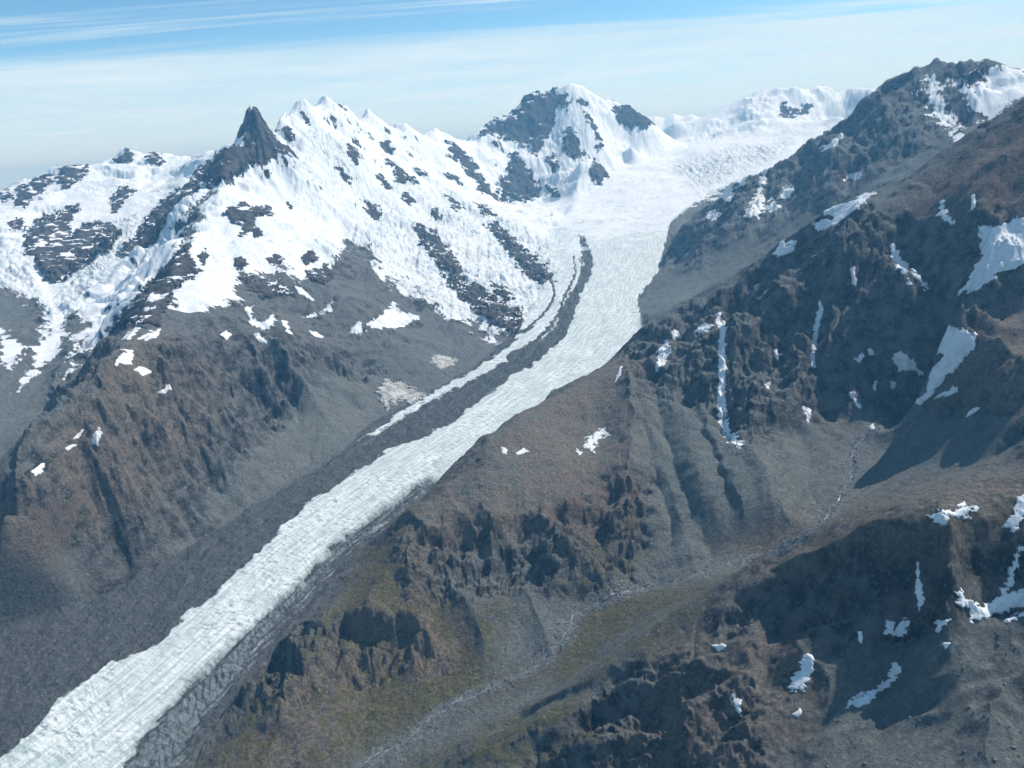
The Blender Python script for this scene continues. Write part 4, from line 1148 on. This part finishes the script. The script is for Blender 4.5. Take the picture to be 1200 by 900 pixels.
# ------------------------------------------------------------------ snow patches
SP = 'snow patches left on the rock'
PATCHES = [
 ([(1089,605),(1100,598),(1120,600),(1130,593),(1145,596),(1130,607),(1107,603),(1113,613),(1137,615),(1103,617)], 'hook-shaped snow patch on the brown plateau above the cliff'),
 ([(1177,617),(1185,603),(1193,583),(1203,580),(1203,600),(1188,623)], 'snow patch on the plateau at the right frame edge'),
 ([(1122,592),(1130,588),(1132,592),(1124,594)], 'tiny snow dot above the hook-shaped patch'),
 ([(1075,660),(1078,680),(1083,703),(1077,716),(1073,687)], 'thin upright snow strip in the shadowed cliff'),
 ([(1123,687),(1130,700),(1150,711),(1170,700),(1180,677),(1187,660),(1194,637),(1199,643),(1188,677),(1178,697),(1205,691),(1205,708),(1170,720),(1140,728),(1133,712),(1122,710)], 'large forked snow drift at the foot of the shadowed cliff'),
 ([(1036,743),(1040,731),(1049,730),(1047,739),(1057,727),(1067,728),(1055,747)], 'small two-horned snow patch under the shadowed cliff'),
 ([(1096,727),(1113,726),(1098,742)], 'triangular snow patch under the shadowed cliff'),
 ([(993,827),(1000,818),(1023,810),(1038,797),(1050,773),(1055,785),(1041,803),(1027,815),(1017,824),(1006,828)], 'long curved snow strip in the bowl below the cliff'),
 ([(927,806),(928,793),(938,787),(940,770),(952,766),(953,781),(941,810)], 'broad leaning snow patch on the brown spur'),
 ([(836,757),(842,763),(852,758),(846,755)], 'small bright snow patch high on the brown spur'),
 ([(857,810),(862,819),(869,820),(867,838),(862,829)], 'Y-shaped snow patch in the gully of the brown spur'),
 ([(929,837),(937,831),(941,838),(934,840)], 'tiny round snow patch below the broad leaning one'),
 ([(1005,740),(1010,740),(1010,755),(1007,752)], 'short thin snow streak left of the bowl'),
 ([(1104,754),(1113,754),(1108,760)], 'tiny snow patch right of the bowl floor'),
 ([(1170,732),(1200,718),(1203,720),(1180,730)], 'thin snow line at the right edge below the drift'),
 ([(815,391),(825,378),(837,382),(826,388)], 'small leaf-shaped snow patch on the crest'),
 ([(838,370),(843,367),(848,376),(851,384),(849,405),(844,406),(843,385)], 'bright snow wedge at the top of the long couloir'),
 ([(843,404),(849,404),(850,430),(849,456),(843,456),(843,430)], 'upper reach of the thin snow couloir down the crag'),
 ([(842,458),(849,458),(851,488),(846,492),(842,486)], 'middle reach of the thin snow couloir down the crag'),
 ([(843,492),(850,490),(857,507),(870,519),(867,524),(850,514)], 'curved foot of the thin snow couloir on the scree'),
 ([(1045,413),(1054,411),(1063,415),(1073,428),(1082,440),(1067,433),(1053,436)], 'fan-shaped snow patch left of the cirque snow'),
 ([(1086,405),(1095,385),(1110,382),(1143,391),(1140,410),(1128,427),(1103,447),(1093,463),(1077,475),(1072,468),(1085,460),(1088,447),(1090,436),(1105,418),(1096,412)], 'biggest snow tongue in the cirque above the stream'),
 ([(1095,468),(1110,459),(1122,453),(1122,459),(1107,467)], 'lens-shaped snow patch right of the cirque tongue'),
 ([(1003,422),(1010,413),(1013,418),(1008,425)], 'small snow patch on the crag left of the fan'),
 ([(1016,410),(1021,409),(1024,417),(1019,415)], 'tiny snow patch just above the small crag patch'),
 ([(996,460),(1001,461),(1008,478),(1000,473)], 'teardrop snow patch below the crag'),
 ([(942,478),(948,478),(951,484),(947,495)], 'hooked snow patch on the grey scree'),
 ([(897,451),(903,447),(901,455)], 'tiny snow patch on the dark buttress'),
 ([(907,410),(911,410),(912,422),(909,420)], 'short upright snow streak on the dark buttress'),
 ([(1022,450),(1027,450),(1026,459)], 'tiny snow patch between the crag and the cirque'),
 ([(1043,449),(1050,450),(1047,458)], 'tiny triangular snow patch below the fan'),
 ([(1133,488),(1140,479),(1147,477),(1139,484)], 'small snow patch on the brown slope right of the stream'),
 ([(1017,501),(1023,498),(1025,501),(1020,503)], 'tiny snow patch on the scree by the stream bend'),
 ([(768,433),(773,410),(782,400),(785,410),(777,428)], 'upright snow patch on the shoulder crest'),
 ([(721,447),(728,430),(726,440)], 'small narrow snow patch left of the shoulder crest'),
 ([(787,392),(791,387),(797,392),(790,398)], 'small snow patch beside the crest notch'),
 ([(685,523),(690,514),(697,508),(707,502),(714,513),(706,512),(700,518),(693,528)], 'ragged snow patch on the brown shoulder'),
 ([(675,525),(682,531),(679,532)], 'tiny snow patch left of the ragged one'),
 ([(588,525),(593,524),(593,531),(589,531)], 'small round snow patch on the brown plateau'),
 ([(605,531),(613,526),(620,529),(612,531),(607,533)], 'small paired snow patch on the brown plateau'),
 ([(967,250),(973,237),(993,240),(1017,222),(1024,226),(1000,247),(983,263),(975,262),(976,252)], 'pale snow hollow under the near right crest'),
 ([(953,263),(970,256),(976,263),(958,270)], 'thin broken snow bands below the pale hollow'),
 ([(990,211),(1000,205),(1010,203),(1004,210)], 'narrow snow patch on the near right crest'),
 ([(907,298),(915,278),(921,287),(933,283),(925,298)], 'snow patch low on the slope right of the glacier bend'),
 ([(1098,250),(1105,237),(1110,251),(1122,266),(1112,262)], 'tree-shaped snow patch on the reddish face'),
 ([(1148,268),(1160,268),(1180,262),(1205,252),(1205,310),(1177,317),(1150,333),(1123,348),(1137,323),(1150,303)], 'large grey icy snow slope at the right frame edge'),
 ([(1042,284),(1047,288),(1060,310),(1067,333),(1057,320),(1047,307)], 'upper snow couloir on the dark face'),
 ([(1058,290),(1062,293),(1071,313),(1090,344),(1083,338),(1066,314)], 'right hand snow couloir on the dark face'),
 ([(1138,230),(1142,228),(1143,242),(1139,246)], 'thin curled snow streak on the reddish face'),
 ([(997,315),(1001,313),(1003,335),(999,332)], 'narrow upright snow streak on the dark face'),
 ([(961,355),(964,358),(957,390),(954,430),(951,430),(954,388)], 'long hairline snow runnel on the dark face'),
 ([(832,222),(850,207),(873,200),(873,213),(858,219),(859,241),(850,234),(840,231)], 'snow cap at the low end of the far right ridge'),
 ([(872,254),(880,240),(887,227),(897,193),(899,195),(892,225),(896,245),(888,253)], 'long snow gully on the far right ridge'),
 ([(899,245),(904,233),(914,243),(906,249)], 'small snow patch right of the long gully'),
 ([(913,232),(922,217),(930,222),(920,234)], 'faint snow patch above the small gully patch'),
 ([(963,177),(975,166),(987,156),(986,163),(972,174)], 'slanting snow strip high on the far right ridge'),
 ([(826,255),(838,247),(845,250),(838,258)], 'small snow patch below the low snow cap'),
 ([(133,431),(138,418),(145,412),(155,411),(155,425),(147,428),(141,424)], 'forked snow patch on the brown spur top at left'),
 ([(158,433),(165,430),(176,436),(168,440)], 'small snow patch right of the forked one'),
 ([(187,459),(194,456),(198,450),(200,455),(192,461)], 'small snow patch low on the left brown spur'),
 ([(107,521),(110,509),(116,501),(119,508),(114,522)], 'blue-grey shaded snow patch on the left spur'),
 ([(38,553),(46,545),(53,541),(50,552),(42,557)], 'shaded snow patch behind the brown nose'),
 ([(86,514),(93,508),(97,505),(92,512)], 'thin snow patch left of the shaded one'),
 ([(77,525),(86,521),(89,522),(80,527)], 'lower thin snow sliver on the left spur'),
 ([(143,397),(152,390),(163,381),(160,388),(152,396)], 'slanting snow patch under the rock spine'),
 ([(163,397),(175,390),(187,387),(186,393),(172,398)], 'broad snow patch at the end of the rock spine'),
 ([(259,393),(264,386),(270,392),(266,398)], 'small snow patch right below the lit snow lobes'),
 ([(297,392),(303,391),(312,402),(306,401)], 'slim snow patch below the curled one'),
 ([(362,388),(370,389),(378,394),(370,394)], 'tiny snow patch on the grey slope'),
 ([(129,370),(140,362),(150,352),(152,356),(140,367)], 'snow ribbon high on the shaded side of the spur'),
 ([(331,376),(335,378),(342,391),(336,388)], 'thin snow fleck on the grey left slope'),
]
for poly, lab in PATCHES:
    patch('snow_patch', poly, lab, 'snow patch', snowm, SP, 700, 7000, 2.2)
DI = 'avalanche cones of dirty ice'
patch('ice_cone', [(442,455),(455,445),(477,452),(502,465),(484,474),(470,468),(453,479),(446,468)], 'fan of dirty avalanche ice at the glacier edge', 'ice cone', dirtm, DI, 2500, 5500, 8.0)
patch('ice_cone', [(506,420),(515,416),(535,423),(530,428),(516,432)], 'smaller dirty ice cone above the avalanche fan', 'ice cone', dirtm, DI, 2500, 6000, 5.0)

# ------------------------------------------------------------------ stream
def zat(x, y):
    az, r = np.arctan2(x, y), np.hypot(x, y)
    fa = np.clip((az - AZ[0]) / (AZ[1] - AZ[0]), 0, NA - 1.001)
    fr = np.clip(np.log(r / R[0]) / LR, 0, NR - 1.001)
    i_, j_ = fa.astype(int), fr.astype(int)
    s_, t_ = fa - i_, fr - j_
    return (Z[i_, j_] * (1 - s_) * (1 - t_) + Z[i_ + 1, j_] * s_ * (1 - t_) + Z[i_, j_ + 1] * (1 - s_) * t_ + Z[i_ + 1, j_ + 1] * s_ * t_)


def ribbon(path, width, lift, seed, wander):
    seg = np.r_[0, np.cumsum(np.hypot(*np.diff(path, axis=0).T))]
    s_ = np.arange(0, seg[-1], 4.0)
    x, y = np.interp(s_, seg, path[:, 0]), np.interp(s_, seg, path[:, 1])
    k = np.ones(9) / 9
    x[4:-4], y[4:-4] = np.convolve(x, k, 'valid'), np.convolve(y, k, 'valid')
    tx, ty = np.gradient(x), np.gradient(y)
    L = np.hypot(tx, ty) + 1e-6
    nx_, ny_ = -ty / L, tx / L
    off = perlin(s_ / 60 + seed, s_ * 0 + seed) * wander + perlin(s_ / 19 + seed, s_ * 0 + 3.3) * wander * 0.35
    wd = width * (0.75 + 0.6 * perlin(s_ / 45 + seed * 2, s_ * 0 + 1.7))
    rows = []
    for q in (-1, -0.5, 0, 0.5, 1):
        X_, Y_ = x + nx_ * (off + q * wd), y + ny_ * (off + q * wd)
        rows.append(np.stack([X_, Y_, zat(X_, Y_) + lift - 0.5 * abs(q)], -1))
    G = np.stack(rows, 1)
    ids = np.arange(G.shape[0] * 5).reshape(-1, 5)
    q_ = np.stack([ids[:-1, :-1], ids[:-1, 1:], ids[1:, 1:], ids[1:, :-1]], -1).reshape(-1, 4)
    return G.reshape(-1, 3), q_


co, q_ = ribbon(sxy, 0.95, 0.8, 1.3, 13.0)
c2, q2 = ribbon(sxy[12:], 0.5, 0.7, 7.9, 20.0)
me = make_mesh('stream', np.vstack([co, c2]), np.vstack([q_, q2 + len(co)]), waterm)
link('stream', me, 'thin pale mountain stream winding down the side valley', kind='structure')

# ------------------------------------------------------------------ loose blocks
def rock_mesh(seed):
    g = np.random.default_rng(seed)
    ph = (1 + 5 ** .5) / 2
    v = np.array([(-1, ph, 0), (1, ph, 0), (-1, -ph, 0), (1, -ph, 0), (0, -1, ph), (0, 1, ph), (0, -1, -ph), (0, 1, -ph), (ph, 0, -1), (ph, 0, 1), (-ph, 0, -1), (-ph, 0, 1)]) / 1.9
    f = np.array([(0, 11, 5), (0, 5, 1), (0, 1, 7), (0, 7, 10), (0, 10, 11), (1, 5, 9), (5, 11, 4), (11, 10, 2), (10, 7, 6), (7, 1, 8), (3, 9, 4), (3, 4, 2), (3, 2, 6), (3, 6, 8), (3, 8, 9), (4, 9, 5), (2, 4, 11), (6, 2, 10), (8, 6, 7), (9, 8, 1)])
    return v * g.uniform(0.6, 1.25, (12, 1)), f


def scatter(name, xy, size, label):
    V_, F_ = [], []
    base = [rock_mesh(s_) for s_ in range(12)]
    z = zat(xy[:, 0], xy[:, 1])
    for k, (p, s_, zz) in enumerate(zip(xy, size, z)):
        v, f = base[k % 12]
        a_ = k * 2.4
        ca_, sa_ = math.cos(a_), math.sin(a_)
        V_.append(np.stack([(v[:, 0] * ca_ - v[:, 1] * sa_) * s_ + p[0], (v[:, 0] * sa_ + v[:, 1] * ca_) * s_ + p[1], v[:, 2] * s_ * 0.75 + zz + s_ * 0.25], -1))
        F_.append(f + 12 * k)
    me = make_mesh(name, np.vstack(V_), np.vstack(F_), stonem)
    a_ = me.attributes.new('sharp_face', 'BOOLEAN', 'FACE')
    a_.data.foreach_set('value', np.ones(len(me.polygons), bool))
    link(name, me, label, kind='stuff')


g = np.random.default_rng(3)
seg = np.r_[0, np.cumsum(np.hypot(*np.diff(sxy, axis=0).T))]
t_ = g.uniform(0, seg[-1], 5200)
spread = np.interp(t_ / seg[-1], [0, 0.45, 0.6, 1], [9, 16, 20, 24])
bx_ = np.stack([np.interp(t_, seg, sxy[:, 0]), np.interp(t_, seg, sxy[:, 1])], -1) + g.normal(0, 1, (5200, 2)) * spread[:, None]
scatter('stream_boulders', bx_, np.minimum(g.pareto(2.6, 5200) * 0.9 + 0.5, 4.0), 'loose grey boulders strewn along the stream bed')
ii, jj = np.nonzero((scree > 0.5) & (gw < 0.1) & VIS & (RR < 3600) & (snow < -0.5))
print('scree cells', len(ii))
k = g.integers(0, len(ii), 6500)
scatter('scree_blocks', np.stack([X[ii[k], jj[k]], Y[ii[k], jj[k]]], -1) + g.normal(0, 1.5, (6500, 2)), np.minimum(g.pareto(2.6, 6500) * 0.6 + 0.35, 3.2), 'scattered stone blocks lying on the scree slopes')
ii, jj = np.nonzero((gw > 0.8) & (ICE < -0.4) & VIS & (RR < 4200))
print('moraine cells', len(ii))
k = g.integers(0, len(ii), 3000)
scatter('moraine_blocks', np.stack([X[ii[k], jj[k]], Y[ii[k], jj[k]]], -1), np.minimum(g.pareto(2.4, 3000) * 0.9 + 0.6, 4.5), 'grey blocks carried on the stone-covered ice')

# ------------------------------------------------------------------ far ranges and lowland out to the horizon
def far_range(name, u0_, u1_, vtop, r, depth, label, seed):
    nu, nd = 220, 40
    uu = np.linspace(u0_, u1_, nu)
    vt = np.interp(uu, [p[0] for p in vtop], [p[1] for p in vtop])
    az, t0_ = ray(uu, vt)
    top = CAM_Z + t0_ * r
    dd = np.linspace(-1, 1, nd)
    G = np.zeros((nu, nd, 3))
    for j_, d_ in enumerate(dd):
        rr_ = r + d_ * depth
        G[:, j_, 0], G[:, j_, 1] = np.sin(az) * rr_, np.cos(az) * rr_
        nn = fbm(G[:, j_, 0] / 2600 + seed, G[:, j_, 1] / 2600, 5, 0.55, ridged=True)
        prof = 1 - abs(d_) ** 0.8
        G[:, j_, 2] = 300 + (top - 300) * prof + (nn - 0.6) * 420 * prof ** 0.3 * (abs(d_) + 0.15) - 320 * (abs(d_) > 0.97)
    ids = np.arange(nu * nd).reshape(nu, nd)
    q = np.stack([ids[:-1, :-1], ids[1:, :-1], ids[1:, 1:], ids[:-1, 1:]], -1).reshape(-1, 4)
    link(name, make_mesh(name, G.reshape(-1, 3), q, farm), label, kind='structure')


far_range('distant_mountains', 700, 1100, [(700, 160), (755, 136), (768, 132), (778, 135), (790, 130), (800, 134), (812, 131), (830, 139), (900, 135), (955, 122), (968, 112), (985, 109), (1000, 113), (1015, 106), (1030, 104), (1060, 112), (1100, 125)], 30000, 5000, 'faint blue distant range showing behind the saddle', 1.0)
far_range('distant_mountains', -140, 130, [(-140, 225), (-40, 216), (0, 222), (6, 217), (14, 214), (22, 219), (40, 222), (80, 222), (130, 225)], 13500, 1800, 'small hazy peaks beyond the far left ridge', 5.0)

RP = 160000.0
NP = 72
co = [(0, 0, 290.0)]
for rr_ in (16000.0, 60000.0, RP):
    co += [(rr_ * math.sin(2 * math.pi * k / NP), rr_ * math.cos(2 * math.pi * k / NP), 290.0) for k in range(NP)]
co = np.array(co)
tris = [(0, 1 + (k + 1) % NP, 1 + k) for k in range(NP)]
for ring in range(2):
    for k in range(NP):
        a_, b_ = 1 + ring * NP + k, 1 + ring * NP + (k + 1) % NP
        tris += [(a_, b_, b_ + NP), (a_, b_ + NP, a_ + NP)]
link('lowland', make_mesh('lowland', co, np.array(tris), plainm), 'hazy lowland reaching to the horizon', kind='structure')

# ------------------------------------------------------------------ the air
hz_me = bpy.data.meshes.new('haze')
S_ = 170000.0
zb, zt = 288.0, 3330.0
hv = [(x, y, z) for z in (zb, zt) for x, y in ((-S_, -S_), (S_, -S_), (S_, S_), (-S_, S_))]
hz_me.from_pydata(hv, [], [(0, 3, 2, 1), (4, 5, 6, 7), (0, 1, 5, 4), (1, 2, 6, 5), (2, 3, 7, 6), (3, 0, 4, 7)])
hm, t = new_mat('haze_air')
vol = t.n('ShaderNodeVolumePrincipled')
vol.inputs['Color'].default_value = (0.22, 0.60, 1.0, 1)
vol.inputs['Absorption Color'].default_value = (0.88, 0.98, 1, 1)
vol.inputs['Density'].default_value = 3.9e-5
vol.inputs['Anisotropy'].default_value = 0.1
out = t.n('ShaderNodeOutputMaterial')
t.t.links.new(vol.outputs[0], out.inputs['Volume'])
hm.cycles.homogeneous_volume = True
hz_me.materials.append(hm)
link('haze', hz_me, 'thin blue mountain haze filling the valleys', kind='stuff')
